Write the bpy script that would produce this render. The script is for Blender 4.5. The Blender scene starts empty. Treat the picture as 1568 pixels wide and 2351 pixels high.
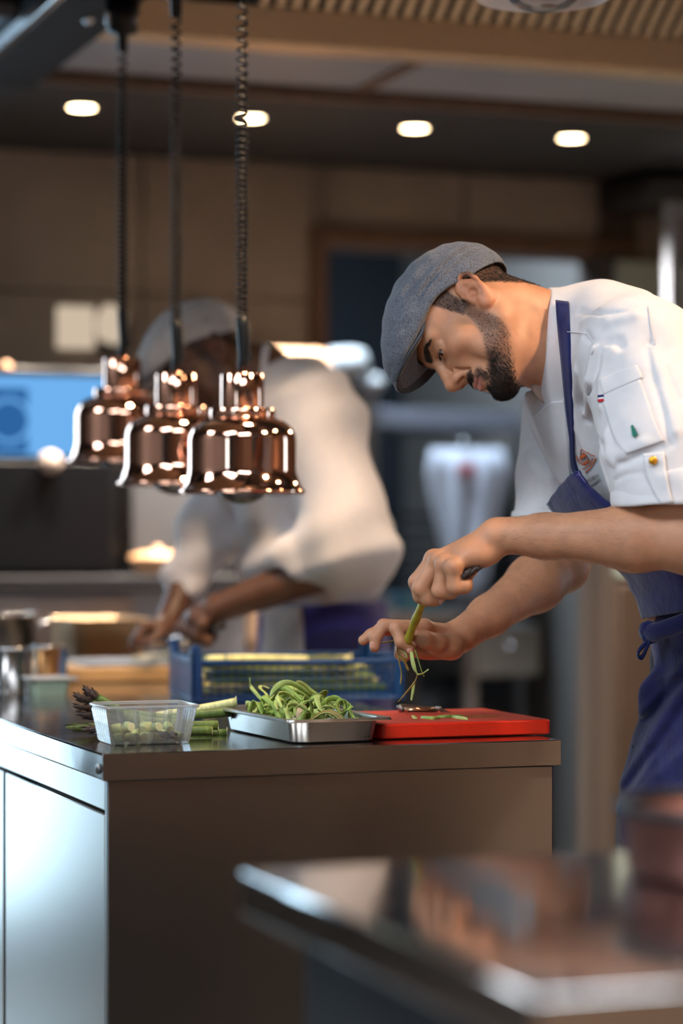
import bpy, bmesh, math, random
import numpy as np
from mathutils import Vector, Matrix, Euler
from mathutils.bvhtree import BVHTree
from mathutils import noise as mnoise
R = math.radians
random.seed(7)
RNG = np.random.default_rng(11)
SC = bpy.context.scene
COL = SC.collection

# ------------------------------------------------------------------ camera
FPX = 5553.0                       # focal length in pixels of the 1568 x 2351 frame
EYE = 1.2
cam_d = bpy.data.cameras.new('camera')
cam = bpy.data.objects.new('camera', cam_d); COL.objects.link(cam)
cam.location = (0, 0, EYE); cam.rotation_euler = (R(90), 0, 0)
cam_d.sensor_fit = 'VERTICAL'; cam_d.sensor_height = 36.0; cam_d.sensor_width = 24.0
cam_d.lens = FPX / 2351.0 * 36.0
cam_d.shift_y = (1235.0 - 1175.5) / 2351.0
cam_d.clip_start = 0.05; cam_d.clip_end = 100
cam_d.dof.use_dof = True
cam_d.dof.focus_distance = 3.60
cam_d.dof.aperture_fstop = 1.8
SC.camera = cam

# ------------------------------------------------------------------ world (overcast daylight outside the windows)
w = bpy.data.worlds.new('sky'); SC.world = w; w.use_nodes = True
bg = w.node_tree.nodes['Background']
bg.inputs[0].default_value = (0.54, 0.80, 1.0, 1); bg.inputs[1].default_value = 9.5

# ------------------------------------------------------------------ view
SC.view_settings.view_transform = 'Standard'
SC.view_settings.look = 'None'
SC.view_settings.gamma = 1.0
SC.view_settings.exposure = 0.0
SC.view_settings.use_curve_mapping = False
try:
    SC.cycles.use_denoising = True
    SC.cycles.max_bounces = 8; SC.cycles.transparent_max_bounces = 16
    SC.cycles.caustics_reflective = False; SC.cycles.caustics_refractive = False
    SC.cycles.sample_clamp_indirect = 6.0
except Exception: pass

# ------------------------------------------------------------------ room frame: a along the counter front, b along the counter, z up
TH = R(20.0)
C0 = Vector((-0.332, 3.36, 0))
RV = Vector((math.cos(TH), math.sin(TH), 0)); DV = Vector((-math.sin(TH), math.cos(TH), 0))
def W(a, b, z=0.0): return C0 + a * RV + b * DV + Vector((0, 0, z))
def at(px, py, D): return Vector(((px - 784) / FPX * D, D, EYE - (py - 1235) / FPX * D))
def a_at(px, b):                    # where the line b = const shows at picture column px
    q = (px - 784) / FPX; p = C0 + b * DV
    return (q * p.y - p.x) / (RV.x - q * RV.y)
def z_at(py, a, b): return EYE - (py - 1235) / FPX * W(a, b).y

# ------------------------------------------------------------------ mesh helpers
class MB:
    def __init__(s): s.v = []; s.f = []
    def add(s, vs, fs):
        n = len(s.v); s.v += [tuple(p) for p in vs]; s.f += [tuple(i + n for i in f) for f in fs]; return s
    def box(s, c, d, M=None):
        x, y, z = d[0] / 2, d[1] / 2, d[2] / 2
        vs = [Vector((i * x, j * y, k * z)) for k in (-1, 1) for j in (-1, 1) for i in (-1, 1)]
        if M is not None: vs = [M @ p for p in vs]
        c = Vector(c)
        return s.add([p + c for p in vs], [(0, 2, 3, 1), (4, 5, 7, 6), (0, 1, 5, 4), (2, 6, 7, 3), (0, 4, 6, 2), (1, 3, 7, 5)])
    def bx(s, lo, hi):
        return s.box([(p + q) / 2 for p, q in zip(lo, hi)], [q - p for p, q in zip(lo, hi)])
    def tube(s, pts, rad, n=8, caps=True, flat=1.0):
        pts = [Vector(p) for p in pts]
        if not hasattr(rad, '__len__'): rad = [rad] * len(pts)
        t0 = (pts[1] - pts[0]).normalized()
        u = t0.cross(Vector((0, 0, 1)));
        if u.length < .1: u = t0.cross(Vector((1, 0, 0)))
        u.normalize(); vs = []; fs = []
        for i, p in enumerate(pts):
            t = (pts[min(i + 1, len(pts) - 1)] - pts[max(i - 1, 0)]).normalized()
            u = (u - t * u.dot(t)).normalized(); b = t.cross(u)
            for k in range(n):
                a = 2 * math.pi * k / n
                vs.append(p + (u * math.cos(a) + b * math.sin(a) * flat) * rad[i])
        for i in range(len(pts) - 1):
            for k in range(n):
                k2 = (k + 1) % n
                fs.append((i * n + k, i * n + k2, (i + 1) * n + k2, (i + 1) * n + k))
        if caps:
            fs.append(tuple(range(n))[::-1]); fs.append(tuple((len(pts) - 1) * n + k for k in range(n)))
        return s.add(vs, fs)
    def cyl(s, p, q, r, r2=None, n=24): return s.tube([p, q], [r, r if r2 is None else r2], n)
    def lathe(s, prof, n=40, c=(0, 0, 0)):
        vs = []; fs = []; m = len(prof)
        for k in range(n):
            a = 2 * math.pi * k / n
            for (r, z) in prof: vs.append((c[0] + r * math.cos(a), c[1] + r * math.sin(a), c[2] + z))
        for k in range(n):
            k2 = (k + 1) % n
            for i in range(m - 1):
                fs.append((k * m + i, k2 * m + i, k2 * m + i + 1, k * m + i + 1))
        return s.add(vs, fs)
    def sheet(s, grid, th=0.0):          # grid[i][j] of points; thickness along the surface normal
        n, m = len(grid), len(grid[0]); G = [[Vector(p) for p in r] for r in grid]
        def nrm(i, j):
            a = G[min(i + 1, n - 1)][j] - G[max(i - 1, 0)][j]; b = G[i][min(j + 1, m - 1)] - G[i][max(j - 1, 0)]
            c = a.cross(b); return c.normalized() if c.length > 1e-12 else Vector((0, 0, 1))
        top = [G[i][j] for i in range(n) for j in range(m)]
        F = [(i * m + j, (i + 1) * m + j, (i + 1) * m + j + 1, i * m + j + 1) for i in range(n - 1) for j in range(m - 1)]
        if th == 0: return s.add(top, F)
        bot = [G[i][j] - nrm(i, j) * th for i in range(n) for j in range(m)]
        N = n * m; F2 = F + [tuple(k + N for k in f[::-1]) for f in F]
        for i in range(n - 1):
            F2.append((i * m, i * m + N, (i + 1) * m + N, (i + 1) * m)); j = m - 1
            F2.append((i * m + j, (i + 1) * m + j, (i + 1) * m + j + N, i * m + j + N))
        for j in range(m - 1):
            F2.append((j, j + 1, j + 1 + N, j + N)); i = (n - 1) * m
            F2.append((i + j, i + j + N, i + j + 1 + N, i + j + 1))
        return s.add(top + bot, F2)
    def ball(s, c, r, n=16, m=10):
        if not hasattr(r, '__len__'): r = (r, r, r)
        vs = [(c[0], c[1], c[2] - r[2])]; fs = []
        for i in range(1, m):
            t = -math.pi / 2 + math.pi * i / m
            for k in range(n):
                a = 2 * math.pi * k / n
                vs.append((c[0] + r[0] * math.cos(t) * math.cos(a), c[1] + r[1] * math.cos(t) * math.sin(a), c[2] + r[2] * math.sin(t)))
        vs.append((c[0], c[1], c[2] + r[2])); L = len(vs) - 1
        for k in range(n):
            k2 = (k + 1) % n
            fs.append((0, 1 + k2, 1 + k)); fs.append((L, 1 + (m - 2) * n + k, 1 + (m - 2) * n + k2))
            for i in range(m - 2): fs.append((1 + i * n + k, 1 + i * n + k2, 1 + (i + 1) * n + k2, 1 + (i + 1) * n + k))
        return s.add(vs, fs)
    def mesh(s, name):
        me = bpy.data.meshes.new(name); me.from_pydata(s.v, [], s.f); me.update()
        bm = bmesh.new(); bm.from_mesh(me); bmesh.ops.recalc_face_normals(bm, faces=bm.faces); bm.to_mesh(me); bm.free()
        return me
def obj(name, mb, m, parent=None, smooth=False, bevel=0.0, seg=2, label=None, kind=None):
    me = mb.mesh(name) if isinstance(mb, MB) else mb
    if m is not None and len(me.materials) == 0: me.materials.append(m)
    o = bpy.data.objects.new(name, me); COL.objects.link(o)
    if parent is not None: o.parent = parent
    if smooth: me.polygons.foreach_set('use_smooth', [True] * len(me.polygons))
    if bevel:
        b = o.modifiers.new('bevel', 'BEVEL'); b.width = bevel; b.segments = seg; b.limit_method = 'ANGLE'; b.harden_normals = False
        me.polygons.foreach_set('use_smooth', [True] * len(me.polygons))
        try: me.set_sharp_from_angle(angle=R(35))
        except Exception: pass
    if label: o['label'] = label
    if kind: o['kind'] = kind
    return o
def tag(o, label, cat, group=None, kind=None):
    o['label'] = label; o['category'] = cat
    if group: o['group'] = group
    if kind: o['kind'] = kind
    return o
def thing(name, label, cat, loc=(0, 0, 0), rz=0.0, group=None):
    o = bpy.data.objects.new(name, None); COL.objects.link(o); o.empty_display_size = .05
    o.location = loc; o.rotation_euler = (0, 0, rz)
    return tag(o, label, cat, group)
def struct(name, mb, m, parent=None, **k):
    o = obj(name, mb, m, parent, **k); o['kind'] = 'structure'; return o
def dup(root, loc=None, rz=None, label=None):
    r = root.copy(); COL.objects.link(r)
    if loc is not None: r.location = loc
    if rz is not None: r.rotation_euler = (0, 0, rz)
    if label: r['label'] = label
    def rec(src, dst):
        for ch in src.children:
            c = ch.copy(); COL.objects.link(c); c.parent = dst; rec(ch, c)
    rec(root, r)
    return r
def rbox_section(w, d, r, n=6):
    pts = []
    for cx, cy, a0 in ((w / 2 - r, d / 2 - r, 0), (-w / 2 + r, d / 2 - r, 90), (-w / 2 + r, -d / 2 + r, 180), (w / 2 - r, -d / 2 + r, 270)):
        for i in range(n + 1):
            a = R(a0 + 90 * i / n); pts.append((cx + r * math.cos(a), cy + r * math.sin(a)))
    return pts
def rings(mb, secs, cap0=True, cap1=True):     # secs: list of lists of 3d points, same count
    n = len(secs[0]); vs = [p for s_ in secs for p in s_]; fs = []
    for i in range(len(secs) - 1):
        for k in range(n): fs.append((i * n + k, i * n + (k + 1) % n, (i + 1) * n + (k + 1) % n, (i + 1) * n + k))
    if cap0: fs.append(tuple(range(n))[::-1])
    if cap1: fs.append(tuple((len(secs) - 1) * n + k for k in range(n)))
    return mb.add(vs, fs)
def spline(pts, n):                              # Catmull-Rom through the points
    P = [Vector(p) for p in pts]; P = [2 * P[0] - P[1]] + P + [2 * P[-1] - P[-2]]; out = []
    for k in range(n):
        t = k / (n - 1) * (len(P) - 3); i = min(int(t), len(P) - 4); f = t - i
        a, b, c, d = P[i:i + 4]
        out.append(0.5 * ((2 * b) + (c - a) * f + (2 * a - 5 * b + 4 * c - d) * f * f + (3 * b - a - 3 * c + d) * f ** 3))
    return out

# ------------------------------------------------------------------ materials
def lin(r, g, b):
    return tuple((c / 255 / 12.92 if c / 255 <= 0.04045 else ((c / 255 + 0.055) / 1.055) ** 2.4) for c in (r, g, b)) + (1,)
def new_mat(name):
    m = bpy.data.materials.new(name); m.use_nodes = True; nt = m.node_tree
    return m, nt, nt.nodes['Principled BSDF']
def mat(name, col, rough=.5, metal=0.0, var=0.0, vscale=8.0, bump=0.0, bscale=60.0, stretch=(1, 1, 1), sheen=0.0, coat=0.0, sss=0.0, spec=None, aniso=0.0, rvar=0.0):
    m, nt, p = new_mat(name)
    p.inputs['Base Color'].default_value = col; p.inputs['Roughness'].default_value = rough; p.inputs['Metallic'].default_value = metal
    if sheen: p.inputs['Sheen Weight'].default_value = sheen
    if coat: p.inputs['Coat Weight'].default_value = coat
    if spec is not None: p.inputs['Specular IOR Level'].default_value = spec
    if sss:
        p.inputs['Subsurface Weight'].default_value = sss; p.inputs['Subsurface Radius'].default_value = (.012, .005, .003); p.inputs['Subsurface Scale'].default_value = 1.0
    tc = nt.nodes.new('ShaderNodeTexCoord'); mp = nt.nodes.new('ShaderNodeMapping'); mp.inputs['Scale'].default_value = stretch
    nt.links.new(tc.outputs['Object'], mp.inputs[0])
    if var or rvar:
        n = nt.nodes.new('ShaderNodeTexNoise'); n.inputs['Scale'].default_value = vscale; n.inputs['Detail'].default_value = 5
        nt.links.new(mp.outputs[0], n.inputs['Vector'])
        if var:
            mr = nt.nodes.new('ShaderNodeMapRange'); mr.inputs[1].default_value = .3; mr.inputs[2].default_value = .7; mr.inputs[3].default_value = 1 - var; mr.inputs[4].default_value = 1 + var
            nt.links.new(n.outputs[0], mr.inputs[0])
            mx = nt.nodes.new('ShaderNodeVectorMath'); mx.operation = 'SCALE'; mx.inputs[0].default_value = col[:3]
            nt.links.new(mr.outputs[0], mx.inputs['Scale']); nt.links.new(mx.outputs[0], p.inputs['Base Color'])
        if rvar:
            mr2 = nt.nodes.new('ShaderNodeMapRange'); mr2.inputs[1].default_value = .3; mr2.inputs[2].default_value = .7; mr2.inputs[3].default_value = max(0.02, rough - rvar); mr2.inputs[4].default_value = rough + rvar
            nt.links.new(n.outputs[0], mr2.inputs[0]); nt.links.new(mr2.outputs[0], p.inputs['Roughness'])
    if bump:
        n2 = nt.nodes.new('ShaderNodeTexNoise'); n2.inputs['Scale'].default_value = bscale; n2.inputs['Detail'].default_value = 3
        nt.links.new(mp.outputs[0], n2.inputs['Vector'])
        b = nt.nodes.new('ShaderNodeBump'); b.inputs['Strength'].default_value = bump; b.inputs['Distance'].default_value = .002
        nt.links.new(n2.outputs[0], b.inputs['Height']); nt.links.new(b.outputs[0], p.inputs['Normal'])
    if aniso:
        p.inputs['Anisotropic'].default_value = aniso; p.inputs['Anisotropic Rotation'].default_value = .25
        t = nt.nodes.new('ShaderNodeTangent'); t.direction_type = 'RADIAL'; t.axis = 'Z'; nt.links.new(t.outputs[0], p.inputs['Tangent'])
    return m
def emit(name, col, s):
    m = bpy.data.materials.new(name); m.use_nodes = True; nt = m.node_tree; nt.nodes.clear()
    o = nt.nodes.new('ShaderNodeOutputMaterial'); e = nt.nodes.new('ShaderNodeEmission')
    e.inputs[0].default_value = col; e.inputs[1].default_value = s; nt.links.new(e.outputs[0], o.inputs[0]); return m
def thin_glass(name, tint=(1, 1, 1, 1), refl=0.08, haze=0.0, rough=0.02):
    m = bpy.data.materials.new(name); m.use_nodes = True; nt = m.node_tree; nt.nodes.clear()
    o = nt.nodes.new('ShaderNodeOutputMaterial'); t = nt.nodes.new('ShaderNodeBsdfTransparent'); t.inputs[0].default_value = tint
    g = nt.nodes.new('ShaderNodeBsdfGlossy'); g.inputs['Roughness'].default_value = rough
    fr = nt.nodes.new('ShaderNodeFresnel'); fr.inputs[0].default_value = 1.45
    mx = nt.nodes.new('ShaderNodeMixShader'); nt.links.new(fr.outputs[0], mx.inputs[0]); nt.links.new(t.outputs[0], mx.inputs[1]); nt.links.new(g.outputs[0], mx.inputs[2])
    last = mx
    if haze:
        d = nt.nodes.new('ShaderNodeBsdfDiffuse'); d.inputs[0].default_value = (.85, .86, .88, 1)
        tl = nt.nodes.new('ShaderNodeBsdfTranslucent'); tl.inputs[0].default_value = (.85, .86, .88, 1)
        a = nt.nodes.new('ShaderNodeMixShader'); a.inputs[0].default_value = .5; nt.links.new(d.outputs[0], a.inputs[1]); nt.links.new(tl.outputs[0], a.inputs[2])
        m2 = nt.nodes.new('ShaderNodeMixShader'); m2.inputs[0].default_value = haze; nt.links.new(mx.outputs[0], m2.inputs[1]); nt.links.new(a.outputs[0], m2.inputs[2]); last = m2
    nt.links.new(last.outputs[0], o.inputs[0]); return m
M = {}
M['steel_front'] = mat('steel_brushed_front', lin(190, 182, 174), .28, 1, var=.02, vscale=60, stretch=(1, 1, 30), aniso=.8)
M['steel_end_dim'] = mat('steel_brushed_end_dim', lin(120, 117, 115), .28, 1, var=.02, vscale=60, stretch=(1, 1, 30), aniso=.8)  # the same brushed steel, its darker reflections put into the colour
M['steel_top'] = mat('steel_worktop', lin(190, 186, 182), .13, 1, var=.04, vscale=6, rvar=.05, bump=.02, bscale=20)
M['steel'] = mat('steel_plain', lin(196, 196, 198), .22, 1, rvar=.06, vscale=15)
M['steel_dull'] = mat('steel_dull', lin(150, 150, 152), .38, 1, var=.08, vscale=5, rvar=.08)
M['steel_tray'] = mat('steel_tray', lin(182, 178, 174), .32, 1, rvar=.06, vscale=25)
M['hood_steel'] = mat('hood_steel', lin(206, 184, 156), .42, 1, var=.03, vscale=3)
M['black'] = mat('black_plastic', lin(14, 16, 20), .4, var=.2, vscale=30, spec=.3)
M['black_matte'] = mat('black_matte', lin(22, 25, 29), .7, var=.2, vscale=6)
M['dark_ceiling'] = mat('ceiling_dark', lin(34, 36, 40), .6, var=.12, vscale=2)
M['panel_grey'] = mat('ceiling_panel_grey', lin(150, 155, 166), .5, .2, var=.06, vscale=3)
M['copper'] = mat('copper_polished', (0.90, 0.50, 0.36, 1), .07, 1, var=.03, vscale=20)
M['stone'] = mat('stone_tile', lin(136, 130, 124), .55, var=.22, vscale=2.2, bump=.25, bscale=14)
M['grout'] = mat('grout', lin(82, 74, 68), .9)
M['floor'] = mat('floor_tile_dark', lin(110, 102, 96), .26, var=.2, vscale=3, bump=.1, bscale=40)
M['wall_warm'] = mat('wall_warm_plaster', lin(168, 132, 104), .8, var=.1, vscale=2)
M['wall_dark'] = mat('wall_dark_paint', lin(120, 116, 114), .7, var=.1, vscale=2)
M['wood_trim'] = mat('trim_brown', lin(90, 70, 56), .6, var=.2, vscale=6, stretch=(6, 6, .6))
M['white'] = mat('white_enamel', lin(225, 228, 230), .3, var=.03)
M['beige'] = mat('beige_plastic', lin(250, 238, 220), .4, var=.02)
M['red'] = mat('red_polyethylene', lin(238, 42, 12), .42, var=.06, vscale=40, bump=.25, bscale=350, sss=0.0)
M['blue'] = mat('blue_crate_plastic', lin(4, 62, 118), .4, var=.1, vscale=15)
M['wood'] = mat('board_wood', lin(206, 164, 112), .45, var=.18, vscale=7, stretch=(1, 14, 14), bump=.08, bscale=60)
M['glass'] = thin_glass('window_glass')
M['bulb'] = thin_glass('bulb_glass', (.93, .93, .92, 1), haze=.12)
M['tub'] = thin_glass('tub_clear_plastic', (.96, .97, .98, 1), haze=.20, rough=.15)
M['lamp_white'] = mat('lamp_inside_white', lin(238, 238, 242), .4, var=.02)
M['spot_emit'] = emit('downlight_lens', (1, .74, .42, 1), 26)
M['screen'] = emit('screen_blue', lin(112, 178, 240), 1.0)
M['screen_dark'] = emit('screen_blue_dark', lin(52, 112, 176), .8)
# ================================================================== setting
BW = 3.66                                   # back wall
AL, AR, BF = -2.9, 4.2, -4.6                # side walls, wall behind the camera
HC = 2.85
def wbox(mb, a0, a1, b0, b1, z0, z1):       # box in room coordinates (the parent carries the rotation)
    return mb.bx((a0, b0, z0), (a1, b1, z1))
ROOM_ROT = TH
def rstruct(name, mb, m, parent=None, **k):
    o = struct(name, mb, m, parent, **k)
    if parent is None: o.location = C0; o.rotation_euler = (0, 0, TH)
    return o
BB = 6.6                                    # back of the store room
DA0, DA1 = a_at(742, BW), a_at(1368, BW)
fl = rstruct('floor', wbox(wbox(MB(), AL - .1, AR + .1, BF - .1, BW + .12, -.1, 0), DA0 - .7, AR + .1, BW + .12, BB + .1, -.1, 0), M['grout'])
tile = MB().bx((-.297, -.297, -.006), (.297, .297, .004)).mesh('floor_tile')
for i in range(12):
    for j in range(16):
        a, b = AL + .3 + .6 * i, BF + .3 + .6 * j
        if a < AR and -2 < b < 4.2 and -.6 < a < 4.0:
            t = obj('floor_tile', tile, M['floor'], fl); t.location = (a, b, .002)
# door opening in the back wall
DZ = z_at(566, DA0, BW)
WZ0, WZ1, WA0, WA1 = .06, 2.45, -.85, .1   # window 1 in the back wall, left of the picture
mb = MB()
for (a0, a1, z0, z1) in ((AL, WA0, 0, HC), (WA0, WA1, 0, WZ0), (WA0, WA1, WZ1, HC), (WA1, DA0, 0, HC), (DA0, DA1, DZ, HC), (DA1, AR, 0, HC)):
    wbox(mb, a0, a1, BW, BW + .12, z0, z1)
wb = rstruct('wall_back', mb, M['grout'])
# stone cladding: slabs 1.0 x 0.55, recessed joints, slightly uneven
tz = [0, .56, 1.13, z_at(668, .7, BW), 2.33]
ta = [WA1 + .03, .52, a_at(300, BW) + .03, a_at(715, BW), DA0]
def slab(a0, a1, z0, z1, k):
    o = obj('stone_slab', MB().bx((a0 + .003, BW - .018 - .004 * (k % 3), z0 + .003), (a1 - .003, BW + .002, z1 - .003)), M['stone'], wb, bevel=.003)
k = 0
for i in range(len(tz) - 1):
    for j in range(len(ta) - 1):
        slab(ta[j], ta[j + 1], tz[i], tz[i + 1], k); k += 1
for (a0, a1) in ((DA0, (DA0 + DA1) / 2), ((DA0 + DA1) / 2, DA1)):
    slab(a0, a1, DZ + .06, 2.33, k); k += 1
for i in range(len(tz) - 1):
    for (a0, a1) in ((DA1 + .14, DA1 + .8), (DA1 + .8, AR)):
        slab(a0, a1, tz[i], tz[i + 1], k); k += 1
def window(name, p, half_w, z0, z1, axis, nmul):
    pass
# window 1 (back wall)
w1 = rstruct('window_1', wbox(wbox(wbox(wbox(MB(), WA0, WA0 + .06, BW, BW + .1, WZ0, WZ1), WA1 - .06, WA1, BW, BW + .1, WZ0, WZ1), WA0, WA1, BW, BW + .1, WZ0, WZ0 + .06), WA0, WA1, BW, BW + .1, WZ1 - .06, WZ1), M['black_matte'])
for k in range(1, 3):
    a = WA0 + (WA1 - WA0) * k / 3
    obj('mullion', wbox(MB(), a - .02, a + .02, BW + .02, BW + .08, WZ0 + .06, WZ1 - .06), M['black_matte'], w1)
for k in range(3):
    a0, a1 = WA0 + (WA1 - WA0) * k / 3, WA0 + (WA1 - WA0) * (k + 1) / 3
    obj('pane', wbox(MB(), a0 + .03, a1 - .03, BW + .045, BW + .053, WZ0 + .06, WZ1 - .06), M['glass'], w1)
# left wall
VB0, VB1, VZ0, VZ1 = -3.5, -1.9, .9, 2.45
mb = MB()
for (b0, b1, z0, z1) in ((BF, VB0, 0, HC), (VB0, VB1, 0, VZ0), (VB0, VB1, VZ1, HC), (VB1, BW + .12, 0, HC)): wbox(mb, AL - .12, AL, b0, b1, z0, z1)
rstruct('wall_left', mb, M['wall_dark'])
w4 = rstruct('window_3', wbox(wbox(wbox(wbox(MB(), AL - .1, AL, VB0, VB0 + .05, VZ0, VZ1), AL - .1, AL, VB1 - .05, VB1, VZ0, VZ1), AL - .1, AL, VB0, VB1, VZ0, VZ0 + .05), AL - .1, AL, VB0, VB1, VZ1 - .05, VZ1), M['black_matte'])
obj('pane', wbox(MB(), AL - .053, AL - .045, VB0 + .03, VB1 - .03, VZ0 + .03, VZ1 - .03), M['glass'], w4)
# right wall with a narrow glazed door (window 2)
RB0, RB1, RZ0, RZ1 = .40, .78, .2, 2.3
mb = MB()
for (b0, b1, z0, z1) in ((BF, RB0, 0, HC), (RB0, RB1, 0, RZ0), (RB0, RB1, RZ1, HC), (RB1, BB, 0, HC)):
    wbox(mb, AR, AR + .12, b0, b1, z0, z1)
rstruct('wall_right', mb, M['wall_warm'])
w3 = rstruct('window_2', wbox(wbox(wbox(wbox(MB(), AR, AR + .1, RB0, RB0 + .05, RZ0, RZ1), AR, AR + .1, RB1 - .05, RB1, RZ0, RZ1), AR, AR + .1, RB0, RB1, RZ0, RZ0 + .05), AR, AR + .1, RB0, RB1, RZ1 - .05, RZ1), M['black_matte'])
obj('pane', wbox(MB(), AR + .045, AR + .053, RB0 + .03, RB1 - .03, RZ0 + .03, RZ1 - .03), M['glass'], w3)
rstruct('wall_front', wbox(MB(), AL, AR, BF - .12, BF, 0, HC), M['wall_warm'])
# ceiling: high over the room, a grey panelled part and a black soffit along the back wall
rstruct('ceiling', wbox(wbox(MB(), AL - .1, AR + .1, BF - .1, BW + .12, HC, HC + .1), DA0 - .7, AR + .1, BW + .12, BB + .1, HC, HC + .1), M['dark_ceiling'])
SZ = 2.33; B_S = 2.62
sof = rstruct('ceiling_soffit', wbox(MB(), AL, AR, B_S, BW, SZ, HC - .01), M['black_matte'])
wbox(mb := MB(), AL, AR, B_S - .035, B_S, SZ - .004, SZ + .06)
rstruct('trim_1', mb, M['wood_trim'])
pan = rstruct('ceiling_panel', wbox(MB(), -.6, AR, 2.02, B_S - .04, 2.39, 2.42), M['dark_ceiling'])
for k in range(5):
    a0 = [-.6, .15, 1.34, 2.3, 3.3, 4.2][k]; a1 = [-.6, .15, 1.34, 2.3, 3.3, 4.2][k + 1]
    o = obj('panel', wbox(MB(), a0 + .012, a1 - .012, 2.03, B_S - .05, 2.355, 2.389), M['panel_grey'], pan, bevel=.004); o['kind'] = 'structure'
    if k: obj('joint_strip', wbox(MB(), a0 - .02, a0 + .02, 2.03, B_S - .05, 2.350, 2.36), M['wood_trim'], pan)
# door frame and the dark store room behind
tr = rstruct('door_1', wbox(wbox(wbox(MB(), DA0 - .055, DA0, BW - .05, BW + .13, 0, DZ + .055), DA1, DA1 + .13, BW - .05, BW + .13, 0, DZ + .055), DA0, DA1, BW - .05, BW + .13, DZ, DZ + .055), M['wood_trim'], bevel=.004)
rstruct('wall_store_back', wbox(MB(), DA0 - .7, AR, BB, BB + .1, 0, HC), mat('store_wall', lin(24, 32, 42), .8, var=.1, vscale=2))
rstruct('wall_store_left', wbox(MB(), DA0 - .7, DA0 - .6, BW + .12, BB, 0, HC), M['wall_dark'])
rstruct('wall_store_right', wbox(MB(), DA1 + .5, DA1 + .6, BW + .12, BB, 0, HC), M['wall_dark'])

# ------------------------------------------------------------------ daylight portals in the windows
def portal(a, b, z, w_, h_, rot):
    l = bpy.data.lights.new('daylight_portal', 'AREA'); l.shape = 'RECTANGLE'; l.size = w_; l.size_y = h_
    l.cycles.is_portal = True
    o = bpy.data.objects.new('daylight_portal', l); COL.objects.link(o); o.location = W(a, b, z); o.rotation_euler = rot
    return o
portal((WA0 + WA1) / 2, BW + .13, (WZ0 + WZ1) / 2, WA1 - WA0, WZ1 - WZ0, Euler((R(-90), 0, TH)))
portal(AL - .13, (VB0 + VB1) / 2, (VZ0 + VZ1) / 2, VB1 - VB0, VZ1 - VZ0, Euler((R(90), 0, TH - R(90))))
portal(AR + .13, (RB0 + RB1) / 2, (RZ0 + RZ1) / 2, RB1 - RB0, RZ1 - RZ0, Euler((R(90), 0, TH + R(90))))

# ------------------------------------------------------------------ downlights
def downlight(a, b, z, power, label, angle=70, tilt=(0, 0), group='ceiling downlights', aim=None, blend=.6, col=(1, .84, .68), soft=.04):
    t = thing('downlight', label, 'downlight', W(a, b, z), TH, group)
    obj('trim_ring', MB().lathe([(.034, -.001), (.047, -.004), (.05, 0), (.05, .012), (.034, .012)], 32), M['steel'], t, smooth=True)
    obj('lens', MB().lathe([(.0001, -.003), (.020, -.0028), (.034, -.001), (.034, .010), (.0001, .010)], 32), M['spot_emit'], t)
    l = bpy.data.lights.new('downlight_beam', 'SPOT'); l.energy = power; l.color = col; l.spot_size = R(angle); l.spot_blend = blend; l.shadow_soft_size = soft
    o = bpy.data.objects.new('downlight_beam', l); COL.objects.link(o); o.parent = t; o.location = (0, 0, -.02)
    if aim is not None:
        d = (Vector(aim) - W(a, b, z - .015)); d = Matrix.Rotation(-TH, 3, 'Z') @ d
        o.rotation_euler = d.to_track_quat('-Z', 'Y').to_euler()
    return t
for i, px in enumerate((188, 576, 952, 1312, 1690)):  # the last, out of view, is added to light the refrigerator door
    b = 2.93; a = a_at(px, b)
    downlight(a, b, SZ, 300 if i < 4 else 120, ['small round downlight farthest left in the black soffit', 'small round downlight behind the lowest lamp cord', 'small round downlight in the soffit above the grey flat cap',
                             'small round downlight farthest right of those in view in the black soffit', 'unseen small round downlight added in the black soffit above the refrigerator'][i], 100)

for i, (a, b, pw, lab) in enumerate(((3.2, -1.6, 420, 'warm downlight in the high ceiling at the right of the room'), (1.6, -2.4, 300, 'warm downlight in the high ceiling behind the prep counter'), (3.2, -3.6, 500, 'warm downlight in the far corner of the high ceiling'),
                                 (.6, -3.6, 500, 'warm downlight in the high ceiling near the front wall'), (-1.4, -3.6, 400, 'warm downlight in the high ceiling at the left of the front wall'), (2.0, -3.9, 500, 'warm downlight in the high ceiling at the middle of the front wall'))):
    downlight(a, b, HC, pw, lab, 110, group='room downlights')
for a, b, z, pw, aim, lab in ((2.35, .10, HC, 90, at(1500, 1000, 3.6), 'warm ceiling spotlight turned on the back of the near chef'), (1.75, -.95, HC, 300, at(1480, 1150, 3.5), 'warm ceiling spotlight turned on the forearm of the near chef'), (2.9, 2.2, 2.354, 110, at(760, 1000, 5.1), 'warm ceiling spotlight turned on the far cook'), (.60, .62, 2.76, 190, W(.30, 1.02, .93), 'warm spotlight added inside the hood to light the blue crate')):  # the hood spotlight is added to brighten the spears in the crate
    downlight(a, b, z, pw, lab, 56, group='kitchen spotlights', aim=aim, col=(1, .70, .44), soft=.10)
def led_panel(a, b, e, label, w_=1.2, d_=.6, col=(.86, .93, 1, 1), z=HC):
    t = thing('led_panel', label, 'ceiling light', W(a, b, z), TH, 'LED ceiling panels')
    obj('frame', MB().bx((-w_ / 2 - .02, -d_ / 2 - .02, -.012), (w_ / 2 + .02, d_ / 2 + .02, 0)), M['white'], t, bevel=.003)
    obj('glow_cover', MB().bx((-w_ / 2, -d_ / 2, -.016), (w_ / 2, d_ / 2, -.0125)), emit('led_diffuser', col, e), t)
led_panel(-1.3, -.9, 19, 'white LED panel in the high ceiling left of the lamps'); led_panel(-.2, -2.0, 19, 'white LED panel in the high ceiling left of the prep counter'); led_panel(-2.2, 1.0, 20, 'white LED panel in the high ceiling by the left wall')
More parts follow.
